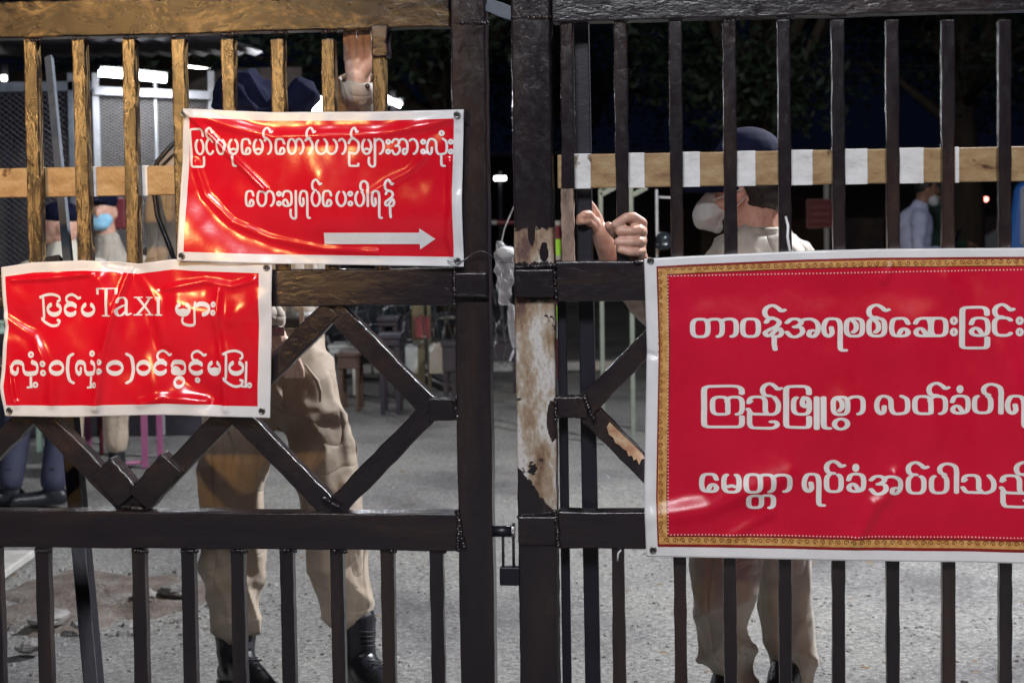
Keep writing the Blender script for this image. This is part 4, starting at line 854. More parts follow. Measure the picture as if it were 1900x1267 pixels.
blob('body', [joint((q(1406, 520), .08), (q(1462, 500), .05), (q(1480, 540), .046), (q(1445, 640, dg-.15), .04), (q(1330, 640, dg-.42), .036), (q(1215, 545, dg-.66), .03), (q(1205, 530, .14), .03)), joint((q(1400, 520), .08), (q(1300, 560, dg-.10), .045), (q(1225, 580, dg-.3), .038), (q(1152, 512, .24), .032)), joint((q(1408, 480), .072), (q(1404, 425), .066), (q(1398, 370), .062)), joint((q(1392, 760), .10), (q(1396, 600), .11), (q(1406, 500), .08))] + hh, face + [(q(1372, 358, dg-.070), (.016, .012, .028), rotm(0, -.2, 0))], M_skin, pr, .0030, 1)
blob('hair', [], [(q(1406, 322), (.088, .090, .090)), (q(1412, 350), (.074, .092, .050)), (q(1424, 372), (.046, .070, .034)), (q(1385, 345), (.030, .088, .034)), (q(1408, 374), (.058, .078, .030))], M_hair, pr, .006, 3, folds(.002, [((1, 0, .6), 120, 1)], 5))  # hair, its low lobes spread over the neck to stand in for shade
capr = blob('cap', [], [(q(1392, 300), (.098, .092, .094)), (q(1384, 312), (.106, .09, .052), rotm(0, .1, 0))], M_navy, pr, .007, 4, folds(.003, [((1, 0, .5), 30, 1)], 8))
mb = MB()
for k in range(2): pass
v = []; n = 13
for j in range(5):
    for i in range(n):
        a = math.pi*(i/(n-1)); r = .09+.075*j/4; v.append(LOC(pr, q(1368, 318) - S_*(r*math.sin(a)*1.0) - N_*(.085*math.cos(a)) + Vector((0, 0, -.012*j - .008*abs(math.cos(a))))))
mb.add(v, [(j*n+i, j*n+i+1, (j+1)*n+i+1, (j+1)*n+i) for j in range(4) for i in range(n-1)]); br = mb.build('cap_brim', M_navy, capr, smooth=True); so = br.modifiers.new('t', 'SOLIDIFY'); so.thickness = .004
ms = blob('face_mask', [joint((q(1326, 372), .034), (q(1308, 388), .030), (q(1303, 412), .026)), joint((q(1330, 384), .036), (q(1318, 412), .030), (q(1330, 420), .022))], [(q(1312, 398), (.036, .05, .045))], M_mask, pr, .006, 3, folds(.0045, [((.3, 0, 1), 60, 1), ((1, .2, .6), 75, .5)], 9))
mb = MB(); mb.tube([LOC(pr, q(*p)) for p in ((1322, 372, dg-.06), (1350, 362, dg-.085), (1378, 350, dg-.09))], .0016, 6); mb.tube([LOC(pr, q(*p)) for p in ((1330, 412, dg-.05), (1355, 394, dg-.08), (1384, 366, dg-.088))], .0016, 6); mb.build('ear_loop', M_mask, ms, smooth=True)
# collar: a stiff folded band and its points
v = []; n = 24
for j, (r, z) in enumerate(((.074, .055), (.078, .062), (.100, .020), (.118, -.022))):
    for i in range(n+1):
        a = -2.2 + i*(4.9/n); c = q(1408, 462); v.append(LOC(pr, c + S_*(r*math.cos(a)*1.02) - N_*(r*math.sin(a)) + Vector((0, 0, z-.03*(1-math.cos(a))*.5*(j >= 2)))))
mb = MB(); mb.add(v, [(j*(n+1)+i, j*(n+1)+i+1, (j+1)*(n+1)+i+1, (j+1)*(n+1)+i) for j in range(3) for i in range(n)]); co = mb.build('collar', M_khaki2, pr, smooth=True); so = co.modifiers.new('t', 'SOLIDIFY'); so.thickness = .0035; sb = co.modifiers.new('s', 'SUBSURF'); sb.levels = sb.render_levels = 1
mb = MB(); mb.beam(LOC(pr, q(1462, 476, dg-.03)), LOC(pr, q(1500, 494, dg)), .045, .01, up=(0, .5, 1)); mb.build('shoulder_strap', M_khaki2, pr, bevel=.003)
boot(pr, q(1366, 1268, dg+.03), q(1366, 1300, dg+.03), q(1330, 1320, dg-.10), .054)
boot(pr, q(1468, 1262, dg+.10), q(1468, 1290, dg+.10), q(1440, 1320, dg-.04), .054)
# --- people further back: one builder, its own pose each
def bystander(label, at, s, pose, shirt, trouser, skin, hairm, cap=None, mask=None, face_dir=(0, -1), group=None):
    """at: ground point; pose: dict of joints in metres from it, x to the right of the picture, y away, z up"""
    t = empty('person', (at.x, at.y, 0), label, 'person', group); J = {k: Vector((at.x+v[0]*s, at.y+v[1]*s, v[2]*s)) for k, v in pose.items()}
    jn = lambda *a: [(J[k], r*s) for k, r in a]
    hv = J['head']; fd = Vector((face_dir[0], face_dir[1], 0)).normalized(); up = Vector((0, 0, 1)); sd = fd.cross(up)
    R = Matrix((sd, fd, up)).transposed()
    fc = [(hv, (.074*s, .092*s, .112*s), R), (hv+fd*.052*s-up*.055*s, (.045*s, .04*s, .045*s), R), (hv+fd*.095*s-up*.012*s, (.013*s, .018*s, .024*s), R), (hv+sd*.076*s-up*.01*s, (.01*s, .018*s, .03*s), R), (hv-sd*.076*s-up*.01*s, (.01*s, .018*s, .03*s), R)]
    hn = []
    for sg in ('l', 'r'):
        w0 = J[sg+'hand']; e0 = J[sg+'elbow']; d = (w0-e0).normalized(); a = d.cross(up); a = a.normalized() if a.length > .1 else sd
        hn.append([(w0-d*.12*s, .027*s), (w0, .024*s), (w0+d*.06*s, .030*s)])
        for k in range(4): b0 = w0+d*.07*s+a*(k-1.5)*.019*s; hn.append([(b0, .0095*s), (b0+d*.035*s-up*.008*s, .0085*s), (b0+d*.055*s-up*.03*s, .0075*s)])
        hn.append([(w0+d*.02*s+a*.03*s, .011*s), (w0+d*.06*s+a*.052*s, .009*s)])
    blob('body', [jn(('neck', .055), ('head', .055))] + [jn(('chest', .08), ('neck', .06))] + hn, fc, skin, t, .0085, 3)
    blob('shirt', [jn(('hip', .135), ('belly', .135), ('chest', .155), ('neck', .075)), jn(('chest', .11), ('rsh', .078), ('relbow', .056), ('rhand', .040)), jn(('chest', .11), ('lsh', .078), ('lelbow', .056), ('lhand', .040))], [], shirt, t, .013, 4, folds(.007, [((.7, 0, 1), 24, 1), ((-.8, .2, 1), 35, .6)], int(at.x*10) % 7))
    blob('trousers', [jn(('hip', .14), ('rknee', .085), ('rankle', .062)), jn(('hip', .14), ('lknee', .085), ('lankle', .062))], [], trouser, t, .013, 4, folds(.008, [((.7, 0, 1), 20, 1), ((-.8, .2, 1), 30, .6)], 3))
    for sg in ('l', 'r'):
        a = J[sg+'ankle']; blob('boot', [[(a+up*.03*s, .042*s), (Vector((a.x, a.y, .06*s)), .046*s)], [(Vector((a.x, a.y, .045*s))-fd*.03*s, .04*s), (Vector((a.x, a.y, .036*s))+fd*.17*s, .034*s)]], [], M_boot, t, .011, 3)
    if cap: blob('cap', [], [(hv+up*.06*s-fd*.005*s, (.086*s, .10*s, .07*s), R), (hv+fd*.10*s+up*.055*s, (.055*s, .065*s, .012*s), R)], cap, t, .008, 2)
    else: blob('hair', [], [(hv+up*.030*s-fd*.018*s, (.080*s, .092*s, .094*s), R)], hairm, t, .008, 2)
    if mask: blob('face_mask', [], [(hv+fd*.050*s-up*mask[1]*s, (.072*s, .052*s, .048*s), R), (hv+fd*.06*s-up*(mask[1]+.025)*s, (.058*s, .045*s, .035*s), R)], mask[0], t, .007, 2)
    return t
at = P(200, 700, 8.3); at.z = 0
PX = 8.3/F
zz_ = lambda py, Y: P(950, py, Y).z
sit = dict(head=(-.02, 0, 1.375), neck=(0, .02, 1.21), chest=(0, .05, 1.0), belly=(0, .08, .75), hip=(0, .1, .52), rsh=(.17, .04, 1.06), lsh=(-.17, .04, 1.06), relbow=(.22, -.1, .80), lelbow=(-.22, -.1, .8), rhand=(.1, -.32, .66), lhand=(-.1, -.32, .66),
           rknee=(.12, -.36, .52), lknee=(-.12, -.36, .52), rankle=(.12, -.36, .16), lankle=(-.10, -.42, .16))
at = Vector((P(196, 400, 8.5).x, 8.5, 0)); bystander('seated guard wearing a pale blue surgical mask and navy cap, seen between the left bars', at, 1.0, sit, M_khaki2, M_khaki, M_skin, M_hair, cap=M_navy, mask=(M_bluemask, .045))
sit2 = dict(sit); sit2.update(head=(.0, 0, 1.30), lankle=(-.05, -.75, .12), rankle=(.16, -.78, .12)); at = Vector((P(112, 400, 8.0).x, 8.0, 0))
bystander('seated guard in pale khaki shirt, face hidden behind the slanting steel prop', at, 1.0, sit2, mat('pale_khaki_cloth', [(.55, .52, .44), (.62, .59, .5)], 16, .8, .2), mat('navy_trousers', [(.012, .014, .035), (.02, .024, .05)], 16, .8, .2), M_skin, M_hair, cap=M_navy, face_dir=(-1, -.3))
st = dict(head=(.08, 0, 1.57), neck=(.02, 0, 1.42), chest=(-.02, 0, 1.28), belly=(-.02, 0, 1.05), hip=(-.02, 0, .92), rsh=(-.02, -.16, 1.33), lsh=(.0, .16, 1.33), relbow=(-.05, -.22, 1.06), lelbow=(.0, .22, 1.06), rhand=(.22, -.14, 1.04), lhand=(.22, .10, 1.04), rknee=(.02, -.09, .5), lknee=(0, .09, .5), rankle=(-.02, -.1, .1), lankle=(.05, .12, .1))
Ym = 12.6; at = Vector((P(1702, 400, Ym).x, Ym, 0)); bystander('man in pale blue long-sleeved shirt looking down at a phone beyond the right bars', at, .945, st, M_shirt, mat('dark_grey_trousers', [(.04, .04, .045), (.07, .07, .075)], 9, .8, .1), M_skind, M_hair, mask=(M_mask, .085), face_dir=(1, -.15))
ph = MB(); c = Vector((at.x+.31, Ym-.03, 1.09)); ph.beam(c+Vector((-.02, 0, -.06)), c+Vector((.03, 0, .07)), .012, .075); o = ph.build('phone', M_glassd, bevel=.003); tag(o, 'dark phone held by the man in the pale blue shirt', 'phone')
bg_ = blob('bag', [joint((Vector((at.x+.20, Ym-.1, .80)), .05), (Vector((at.x+.30, Ym-.1, .70)), .05))], [], M_boot, empty('shoulder_bag', (at.x, Ym, 0), 'black bag with steel buckles below the phone of the man in the pale blue shirt', 'bag'), .008, 2)
for dz in (0, .035):
    mb = MB(); p = LOC(bg_.parent, Vector((at.x+.31, Ym-.155, .70+dz))); mb.beam(p, p+Vector((.03, 0, .03)), .012, .006); mb.build('buckle', M_panel, bg_.parent)
st2 = dict(st); st2.update(head=(.02, 0, 1.50)); at = Vector((P(1735, 400, 13.6).x, 13.6, 0))
bystander('person in dark green clothes standing behind the man in the pale blue shirt', at, .98, st2, mat('dark_green_cloth', [(.01, .035, .02), (.02, .05, .03)], 9, .85, .1), mat('green_trousers', [(.01, .03, .02), (.02, .04, .03)], 9, .85, .1), M_skind, M_hair, face_dir=(0, 1))
# ------------------------------------------------------------------ THE YARD BEHIND
def bx(mb, x0, x1, y0, y1, z0, z1): mb.box((x0, y0, z0), (x1, y1, z1)); return mb
def PZ(px, py, Y): p = P(px, py, Y); return p.x, p.z
# guard booth of mesh and frames, roof, tubes
Yb = 9.6
bt = empty('guard_booth', (0, 0, 0), 'wire mesh guard booth with bright tube lights under its dark roof, at the upper left', 'booth')
def bar2(parent, p, q, wd, dp, m, name): mb = MB(); mb.beam(p, q, wd, dp); return mb.build(name, m, parent, bevel=.003)
x0, zt = PZ(178, 166, Yb); x1, _ = PZ(392, 166, Yb); xm, _ = PZ(289, 170, Yb); xl, _ = PZ(-60, 170, Yb); x15, _ = PZ(132, 170, Yb)
zb = .9
for x, nm, m in ((x0, 'post', M_galv), (xm, 'post', M_galv), (x1, 'post', M_galv), (x15, 'post', M_dkblue), (xl, 'post', M_dkblue)):
    bar2(bt, (x, Yb, 0), (x, Yb, zt+.1), .036 if x != xm else .016, .04, m, nm)
bar2(bt, (x0, Yb-.02, zt-.01), (x1, Yb-.02, zt-.05), .05, .04, M_galv, 'top_beam'); bar2(bt, (xl, Yb, zt+.02), (x0-.02, Yb, zt+.02), .06, .04, M_dkblue, 'top_beam')
bar2(bt, (xl, Yb, zb), (x1, Yb, zb), .05, .04, M_dkblue, 'sill_beam')
def lattice(parent, xa, xb, za, zb_, Y, sp, r, m, slope=.55):
    mb = MB(); n = int(((xb-xa)/slope*1 + (zb_-za))/sp)
    for sg in (1, -1):
        c = za - (xb-xa)*slope
        while c < zb_ + (xb-xa)*slope:
            pts = []
            for x in (xa, xb):
                z = c + (x-xa)*slope if sg > 0 else c + (xb-x)*slope; pts.append((x, z))
            (ax, az), (bx_, bz) = pts
            def clipz(x, z, x2, z2):
                if z < za: t = (za-z)/(z2-z) if z2 != z else 0; return x+(x2-x)*t, za
                if z > zb_: t = (zb_-z)/(z2-z) if z2 != z else 0; return x+(x2-x)*t, zb_
                return x, z
            if not ((az < za and bz < za) or (az > zb_ and bz > zb_)):
                A = clipz(ax, az, bx_, bz); B = clipz(bx_, bz, ax, az); mb.tube([(A[0], Y+.004*sg, A[1]), (B[0], Y+.004*sg, B[1])], r, 3, cap=False)
            c += sp
    return mb.build('wire_mesh', m, parent, kind='stuff')
lattice(bt, x0+.02, x1-.02, 1.15, zt-.04, Yb, .020, .0030, M_meshw); lattice(bt, xl, x15, zb, zt, Yb, .035, .0042, M_meshd, .8)
mb = MB(); bx(mb, x15, x0, Yb+.06, Yb+.09, 0, zt); mb.build('dark_panel', M_dark, bt)
mb = MB(); bx(mb, xl-1, x1+.3, Yb+1.9, Yb+1.95, 0, zt+.3); mb.build('back_wall', M_brick, bt)
mb = MB(); bx(mb, xl, x1, Yb, Yb+.03, 0, zb); mb.build('kick_board', M_dark, bt)
mb = MB(); n = 60; v = []
for j in range(2):
    for i in range(n+1): x = xl-1+(x1+.02-xl+1)*i/n; v.append((x, Yb-.35+2.2*j, zt+.42+.02*math.sin(i*2.1)+.12*j-.12))
mb.add(v, [(i, i+1, n+2+i, n+1+i) for i in range(n)]); rf = mb.build('roof', M_roof, bt, smooth=True); so = rf.modifiers.new('t', 'SOLIDIFY'); so.thickness = .02
for a, b, ya, yb_ in ((184, 238, 136, 140), (252, 308, 142, 148)):
    p = P(a, ya, Yb-.12); r = P(b, yb_, Yb-.12); mb = MB(); mb.tube([p, r], .020, 10); o = mb.build('lamp_tube', M_lamp, bt, smooth=True)
    mb = MB(); mb.beam(p+Vector((0, .04, .02)), r+Vector((0, .04, .02)), .05, .03); mb.build('tube_holder', M_panel, o)
area('booth_light', tuple(P(246, 150, Yb-.18)), tuple(P(246, 600, Yb-.5)), 9, (.9, .93, 1), .5, .08)
# red cloth or chair back hung inside the booth
mb = MB(); a = P(202, 368, 9.2); b = P(232, 425, 9.2); mb.box((a.x, 9.2, b.z), (b.x, 9.24, a.z)); ch = empty('chair', (0, 0, 0), 'dark red chair back beside the guard with the blue mask', 'chair'); mb.build('backrest', M_redp, ch, bevel=.01)
mb = MB(); bx(mb, a.x, b.x, 8.8, 9.2, .42, .46); mb.build('seat', M_redp, ch, bevel=.01)
for dx in (a.x+.02, b.x-.02):
    for y in (8.82, 9.2): mb = MB(); mb.tube([(dx, y, 0), (dx, y, .44)], .012, 8); mb.build('leg', M_redp, ch, smooth=True)
# pink chair frame under the masked guard
pc = empty('chair', (0, 0, 0), 'pink plastic chair under the guard with the blue mask', 'chair'); xc = P(196, 400, 8.5).x
mb = MB(); bx(mb, xc-.2, xc+.24, 8.32, 8.72, .40, .43); mb.build('seat', M_pink, pc, bevel=.01)
mb = MB(); bx(mb, xc-.2, xc+.24, 8.73, 8.77, .45, .86); mb.build('backrest', M_pink, pc, bevel=.01)
for dx in (-.18, .22):
    for y in (8.34, 8.70): mb = MB(); mb.beam((xc+dx, y, 0), (xc+dx, y, .40), .03, .03); mb.build('leg', M_pink, pc)
mb = MB(); mb.tube([(xc-.18, 8.34, .03), (xc+.0, 8.30, .02), (xc+.22, 8.34, .03)], .01, 8); mb.build('floor_rail', M_pink, pc, smooth=True)
# mint table at the far left
tb = empty('small_table', (0, 0, 0), 'mint green table leg at the far left below the lower banner', 'table')
p1 = ground(27, 863); p2 = ground(74, 838); zt_ = .72
for p in (p1, p2, Vector((p1.x-.5, p1.y, 0)), Vector((p2.x-.55, p2.y+.2, 0))): mb = MB(); mb.beam((p.x, p.y, 0), (p.x, p.y, zt_), .03, .03); mb.build('leg', M_mint, tb, bevel=.003)
mb = MB(); bx(mb, p1.x-.55, p2.x+.02, p1.y-.03, p2.y+.25, zt_, zt_+.025); mb.build('table_top', M_mint, tb, bevel=.004)
# tall floodlights and small lamps
def lamp(px, py, Y, wd, hg, label, m, power, cat='lamp', tilt=0, h0=0):
    p = P(px, py, Y); t = empty('floodlight', (p.x, Y, 0), label, cat); mb = MB(); mb.beam((0, .05, 0), (0, .05, p.z+.1), .05, .05); mb.build('pole', M_dark, t)
    mb = MB(); mb.beam((-wd/2*math.cos(tilt), 0, p.z+wd/2*math.sin(tilt)), (wd/2*math.cos(tilt), 0, p.z-wd/2*math.sin(tilt)), hg, .02, up=(0, 1, 0)); mb.build('lamp_face', m, t, bevel=.004)
    mb = MB(); mb.beam((-wd/2-.01, .03, p.z), (wd/2+.01, .03, p.z), hg+.02, .03); mb.build('lamp_housing', M_grey, t, bevel=.004)
    if power: area('floodlight_glow', (p.x, Y-.06, p.z), (p.x+.6, 3.4, .8), power, (.93, .95, 1), wd, hg, 150)
    return t
lamp(585, 193, 13, .17, .11, 'bright white floodlight seen just above the upper banner beside the cap', M_flood, 14)
lamp(635, 180, 15, .085, .09, 'small warm white lamp beside the raised khaki sleeve', emit('warm_lamp_glass', (1, .93, .7), 6), 0)
lamp(729, 189, 14, .16, .045, 'slanting white tube lamp right of the raised arm', M_bulb, 0, tilt=.5)
lamp(7, 145, 11, .03, .035, 'tiny white lamp at the far left between the first bars', M_bulb, 0)
lamp(855, 394, 30, .05, .05, 'distant white lamp behind the left stile', M_bulb, 0)
lamp(928, 331, 22, .16, .05, 'small white lamp between the two gate stiles', M_bulb, 0)
sl = empty('string_lights', (0, 0, 0), 'row of tiny white bulbs strung under an eave at the upper left', 'string lights')
mb = MB(); mb.tube([P(345, 121, 12.02), P(403, 131, 12.02)], .006, 5); mb.build('cable', M_dark, sl)
for k in range(10): mb = MB(); mb.ball(P(351+k*5.4, 124+k*.75, 12), .0095, 8); mb.build('bulb', M_bulb, sl, smooth=True)
# pale board under the string lights (eave sign)
mb = MB(); a = P(330, 135, 12.3); b = P(398, 175, 12.3); mb.box((a.x, 12.3, b.z), (b.x, 12.34, a.z)); o = mb.build('eave_board', mat('grey_eave_board', [(.10, .10, .10), (.16, .155, .15)], 9, .7, .1), bevel=.004); tag(o, 'grey board hanging below the string of tiny bulbs', 'board')
# barrier kerb, road edge
a = ground(560, 700); kb = empty('kerb', (0, 0, 0), 'low pale concrete kerb across the yard behind the barbed wire', 'kerb'); yk = ground(800, 692).y
for k in range(9):
    x = P(560, 690, yk).x + k*.30; mb = MB(); mb.box((x, yk, 0), (x+.288, yk+.18, .07+.004*(k % 3))); mb.build('kerb_stone', M_kerb, kb, bevel=.012)
# barbed wire coils with posts and white boards
bw = empty('barbed_wire_barricade', (0, 0, 0), 'olive barricade post wound with barbed wire, carrying two white boards', 'barricade'); Yw = ground(780, 738).y
zz = lambda px, py, Y=Yw: P(px, py, Y)
for (xa, xb) in ((766, 790), (794, 801)):
    a = zz(xa, 740); b = zz(xb, 740); mb = MB(); mb.box((a.x, Yw, 0), (b.x, Yw+.05, zz(780, 560).z)); mb.build('post', M_olive, bw, bevel=.004)
for (xa, xb, ya, yb_, m, nm) in ((752, 776, 638, 692, M_panel, 'white_board'), (796, 824, 636, 692, M_panel, 'white_board'), (768, 798, 586, 626, M_redp, 'reflector_box')):
    a = zz(xa, ya); b = zz(xb, yb_); mb = MB(); mb.box((a.x, Yw-.03, b.z), (b.x, Yw-.012, a.z)); mb.build(nm, m, bw, bevel=.003)
def wirecoil(t, xa, xb, zc, Y, R, turns, seed, r=.0032):
    rg = np.random.default_rng(seed); mb = MB(); pts = []
    for k in range(turns*14):
        a = k*2*math.pi/14; u = k/(turns*14); pts.append(Vector((xa+(xb-xa)*u+.05*math.cos(a)+rg.normal(0, .008), Y+R*.8*math.cos(a), zc+R*math.sin(a)+rg.normal(0, .01))))
    mb.tube(pts, r, 4)
    for p in pts[::2]:
        d = Vector(rg.uniform(-1, 1, 3)).normalized()*.016; mb.tube([p-d, p+d], .0018, 3)
    return mb.build('barbed_coil', M_rope, t, kind='stuff')
a = zz(640, 600); b = zz(860, 600); wirecoil(bw, a.x, b.x, zz(700, 600).z, Yw-.02, .16, 9, 1); wirecoil(bw, zz(735, 600).x, zz(830, 600).x, zz(760, 610).z, Yw-.05, .11, 5, 2)
cw = empty('barbed_wire_coil', (0, 0, 0), 'loose coil of barbed wire standing between the two gate stiles', 'barbed wire'); wirecoil(cw, P(900, 500, 10.4).x, P(965, 600, 10.4).x, P(930, 560, 10.4).z, 10.4, .20, 4, 3); wirecoil(cw, P(905, 620, 10.4).x, P(960, 650, 10.4).x, P(930, 640, 10.4).z, 10.4, .14, 3, 4)
# benches, planks and crates under the wire
def crate(px0, px1, py0, py1, Y, m, label, cat, name, dp=.3):
    a = P(px0, py0, Y); b = P(px1, py1, Y); t = empty(name, ((a.x+b.x)/2, Y, 0), label, cat); w_ = (b.x-a.x)/2; mb = MB(); z0, z1 = max(0.002, b.z), a.z
    mb.box((-w_, 0, z0), (w_, dp, z1-.03)); mb.build('box', m, t, bevel=.006); mb = MB(); mb.box((-w_-.01, -.01, z1-.028), (w_+.01, dp+.01, z1)); mb.build('rim', m, t, bevel=.006)
    if z0 > .03:
        for sx in (-w_+.02, w_-.02):
            for sy in (.03, dp-.03): mb = MB(); mb.beam((sx, sy, 0), (sx, sy, z0+.002), .03, .03); mb.build('leg', m, t)
    return t
crate(702, 742, 622, 642, 10.4, M_bluecrate, 'dark blue crate on legs behind the barbed wire', 'crate', 'crate'); crate(700, 738, 590, 606, 11.2, M_bluecrate, 'upper dark blue box behind the top of the barbed wire', 'box', 'box')
crate(625, 668, 655, 684, 10.6, mat('brown_bench', [(.05, .03, .02), (.1, .06, .045)], 8, .7, .3), 'low brown wooden block left of the white barricade boards', 'block', 'wooden_block')
crate(610, 662, 640, 656, 11.6, M_panel, 'long pale bench top behind the brown block', 'bench', 'bench')
crate(820, 846, 636, 690, 11.0, M_dark, 'dark box beside the right white board of the barricade', 'box', 'box')
crate(905, 960, 628, 668, 11.6, M_dark, 'dark low bench between the gate stiles', 'bench', 'bench')
crate(600, 760, 596, 640, 13, M_dark, 'dark long workbench far behind the barbed wire', 'bench', 'bench', .6)
# motorcycle silhouette behind the wire
mc = empty('motorcycle', (0, 0, 0), 'parked dark motorcycle behind the barbed wire, mostly hidden', 'motorcycle'); Yc = 11.8; cx = P(690, 600, Yc).x
for dx in (-.58, .58):
    mb = MB(); mb.tube([(cx+dx+.26*math.cos(a*math.pi/12), Yc, .30+.26*math.sin(a*math.pi/12)) for a in range(25)], .045, 8, cap=False); wh = mb.build('wheel', M_boot, mc, smooth=True)
    mb = MB()
    for a in range(10): mb.tube([(cx+dx, Yc, .30), (cx+dx+.25*math.cos(a*.628), Yc, .30+.25*math.sin(a*.628))], .003, 4)
    mb.build('spokes', M_steel, wh)
blob('frame', [joint((Vector((cx-.5, Yc, .45)), .05), (Vector((cx-.2, Yc, .55)), .10), (Vector((cx+.1, Yc, .62)), .12), (Vector((cx+.38, Yc, .75)), .07), (Vector((cx+.58, Yc, .32)), .03))], [(Vector((cx, Yc, .42)), (.18, .13, .14))], M_glassd, mc, .015, 3)
blob('seat', [joint((Vector((cx-.55, Yc, .78)), .07), (Vector((cx+.05, Yc, .76)), .08))], [], M_boot, mc, .015, 3)
mb = MB(); mb.tube([(cx+.36, Yc-.32, 1.02), (cx+.33, Yc-.1, .95), (cx+.33, Yc+.1, .95), (cx+.36, Yc+.32, 1.02)], .014, 8); mb.tube([(cx+.33, Yc, .95), (cx+.56, Yc, .32)], .02, 8); mb.build('handlebar', M_steel, mc, smooth=True)
# striped warning post with lime reflector
Yp = ground(1036, 702).y
wp = empty('warning_post', (P(1036, 600, Yp).x, Yp, 0), 'red and white warning post with a lime reflector beside the right stile', 'post')
for (ya, yb_, m, nm) in ((702, 628, M_redp, 'red_band'), (628, 596, M_panel, 'white_band'), (596, 567, M_lime, 'lime_band'), (567, 482, M_redp, 'red_band'), (482, 474, M_panel, 'white_band'), (474, 444, M_lime, 'lime_band'), (444, 418, M_redp, 'red_band'), (418, 410, M_panel, 'white_cap')):
    mb = MB(); mb.tube([(0, 0, max(0, P(1036, ya, Yp).z)), (0, 0, P(1036, yb_, Yp).z)], .026, 14); mb.build(nm, m, wp, smooth=False)
mb = MB(); mb.tube([(.035, .02, 0), (.035, .02, 1.1)], .012, 8); mb.build('stay', M_dark, wp)
# red and white pole barrier seen between the stiles
rb = empty('pole_barrier', (0, 0, 0), 'faded red and white pole barrier seen between the two gate stiles', 'barrier')
for k, (xa, xb, m) in enumerate(((860, 912, M_redp), (912, 922, M_panel), (922, 955, M_redp), (955, 1020, M_panel), (1020, 1040, M_redp))):
    mb = MB(); mb.tube([P(xa, 413, 15), P(xb, 413, 15)], .022, 10); mb.build('band', m, rb)
p_ = P(870, 413, 15); mb = MB(); mb.beam((p_.x, 15, 0), (p_.x, 15, p_.z), .08, .08); mb.build('post', M_dark, rb)
# clear plastic bag caught on the wire
pb = empty('plastic_bag', (0, 0, 0), 'clear crumpled plastic bag hanging between the gate stiles', 'bag')
Yg = 4.4
blob('bag_film', [joint((P(928, 455, Yg), .015), (P(935, 480, Yg), .030), (P(938, 520, Yg), .028), (P(935, 555, Yg), .018)), joint((P(950, 570, Yg), .012), (P(952, 600, Yg), .018), (P(955, 640, Yg), .010))], [(P(938, 470, Yg), (.034, .03, .022))], M_bag, pb, .004, 3, folds(.0035, [((.3, 0, 1), 60, 1), ((1, .2, .6), 75, .8)], 11))
mb = MB(); mb.tube([P(930, 452, Yg), P(936, 425, Yg), P(946, 400, Yg), P(955, 380, Yg-.2)], .002, 5); mb.build('handle', M_mask, pb)
mb = MB(); mb.ball(P(938, 468, Yg), (.026, .02, .016), 12); mb.build('wad_inside', M_mask, pb, smooth=True)
# pale shelter frame with hanging helmet and poles, right of the drop bolt
sf = empty('shelter_frame', (0, 0, 0), 'pale green angle-iron shelter frame behind the gripping hands', 'frame'); Ys = 9
def fr(p, q_, w_=.028, m=None, nm='strut'): mb = MB(); mb.beam(p, q_, w_, .028); mb.build(nm, m or mat_sf, sf, bevel=.002)
mat_sf = mat('pale_green_paint', [(.13, .15, .12), (.19, .21, .17)], 14, .6, .1)
a = P(1114, 350, Ys); g0 = Vector((a.x, Ys, 0)); fr(g0, P(1114, 352, Ys), .024, nm='post'); fr(P(1114, 362, Ys), P(1142, 347, Ys)); fr(P(1110, 346, Ys), P(1250, 338, Ys), nm='top_rail')
a = P(1170, 350, Ys); fr(Vector((a.x, Ys, 0)), P(1170, 345, Ys), .026, nm='post'); fr(P(1174, 362, Ys), P(1200, 348, Ys)); a = P(1218, 350, Ys+.4); fr(Vector((a.x, Ys+.4, 0)), P(1218, 352, Ys+.4), .014, M_galv, 'post'); fr(P(1222, 366, Ys+.4), P(1262, 368, Ys+.4), .01, M_galv)
hm = empty('helmet', (0, 0, 0), 'dark glossy helmet hanging on the thin pole of the shelter frame', 'helmet'); blob('shell', [], [(P(1231, 445, Ys+.3), (.052, .05, .05)), (P(1231, 455, Ys+.3), (.055, .053, .03))], M_glassd, hm, .007, 2)
# faded red notice board on its post
Yn = 17; a = P(1497, 371, Yn); b = P(1546, 422, Yn); nb = empty('notice_board', ((a.x+b.x)/2, Yn, 0), 'small faded dark red notice board on a post beyond the collar of the right guard', 'notice board')
w_ = (b.x-a.x)/2; mb = MB(); mb.box((-w_, 0, b.z), (w_, .02, a.z)); mb.build('board', M_redp, nb, bevel=.003); mb = MB()
for (p, r) in (((-w_, b.z), (w_, b.z)), ((w_, b.z), (w_, a.z)), ((w_, a.z), (-w_, a.z)), ((-w_, a.z), (-w_, b.z))): mb.beam((p[0], .0, p[1]), (r[0], .0, r[1]), .012, .03)
mb.build('board_frame', mat('worn_pink_edge', [(.2, .1, .1), (.3, .18, .18)], 30, .6, .1), nb)
for k in range(3):
    mb = MB()
    for j in range(7): x = -w_*.75+j*w_*.22; mb.box((x, -.004, a.z-.07-k*.075-.02), (x+w_*.14*(1+(j*k) % 2*.4), -.0015, a.z-.07-k*.075))
    mb.build('faded_lettering', mat('faded_letters', [(.3, .12, .12), (.34, .16, .15)], 20, .7, 0), nb, kind='stuff')
p_ = P(1534, 340, Yn); mb = MB(); mb.beam((p_.x-nb.location.x, .04, 0), (p_.x-nb.location.x, .04, p_.z), .05, .05); mb.build('post', M_galv, nb)
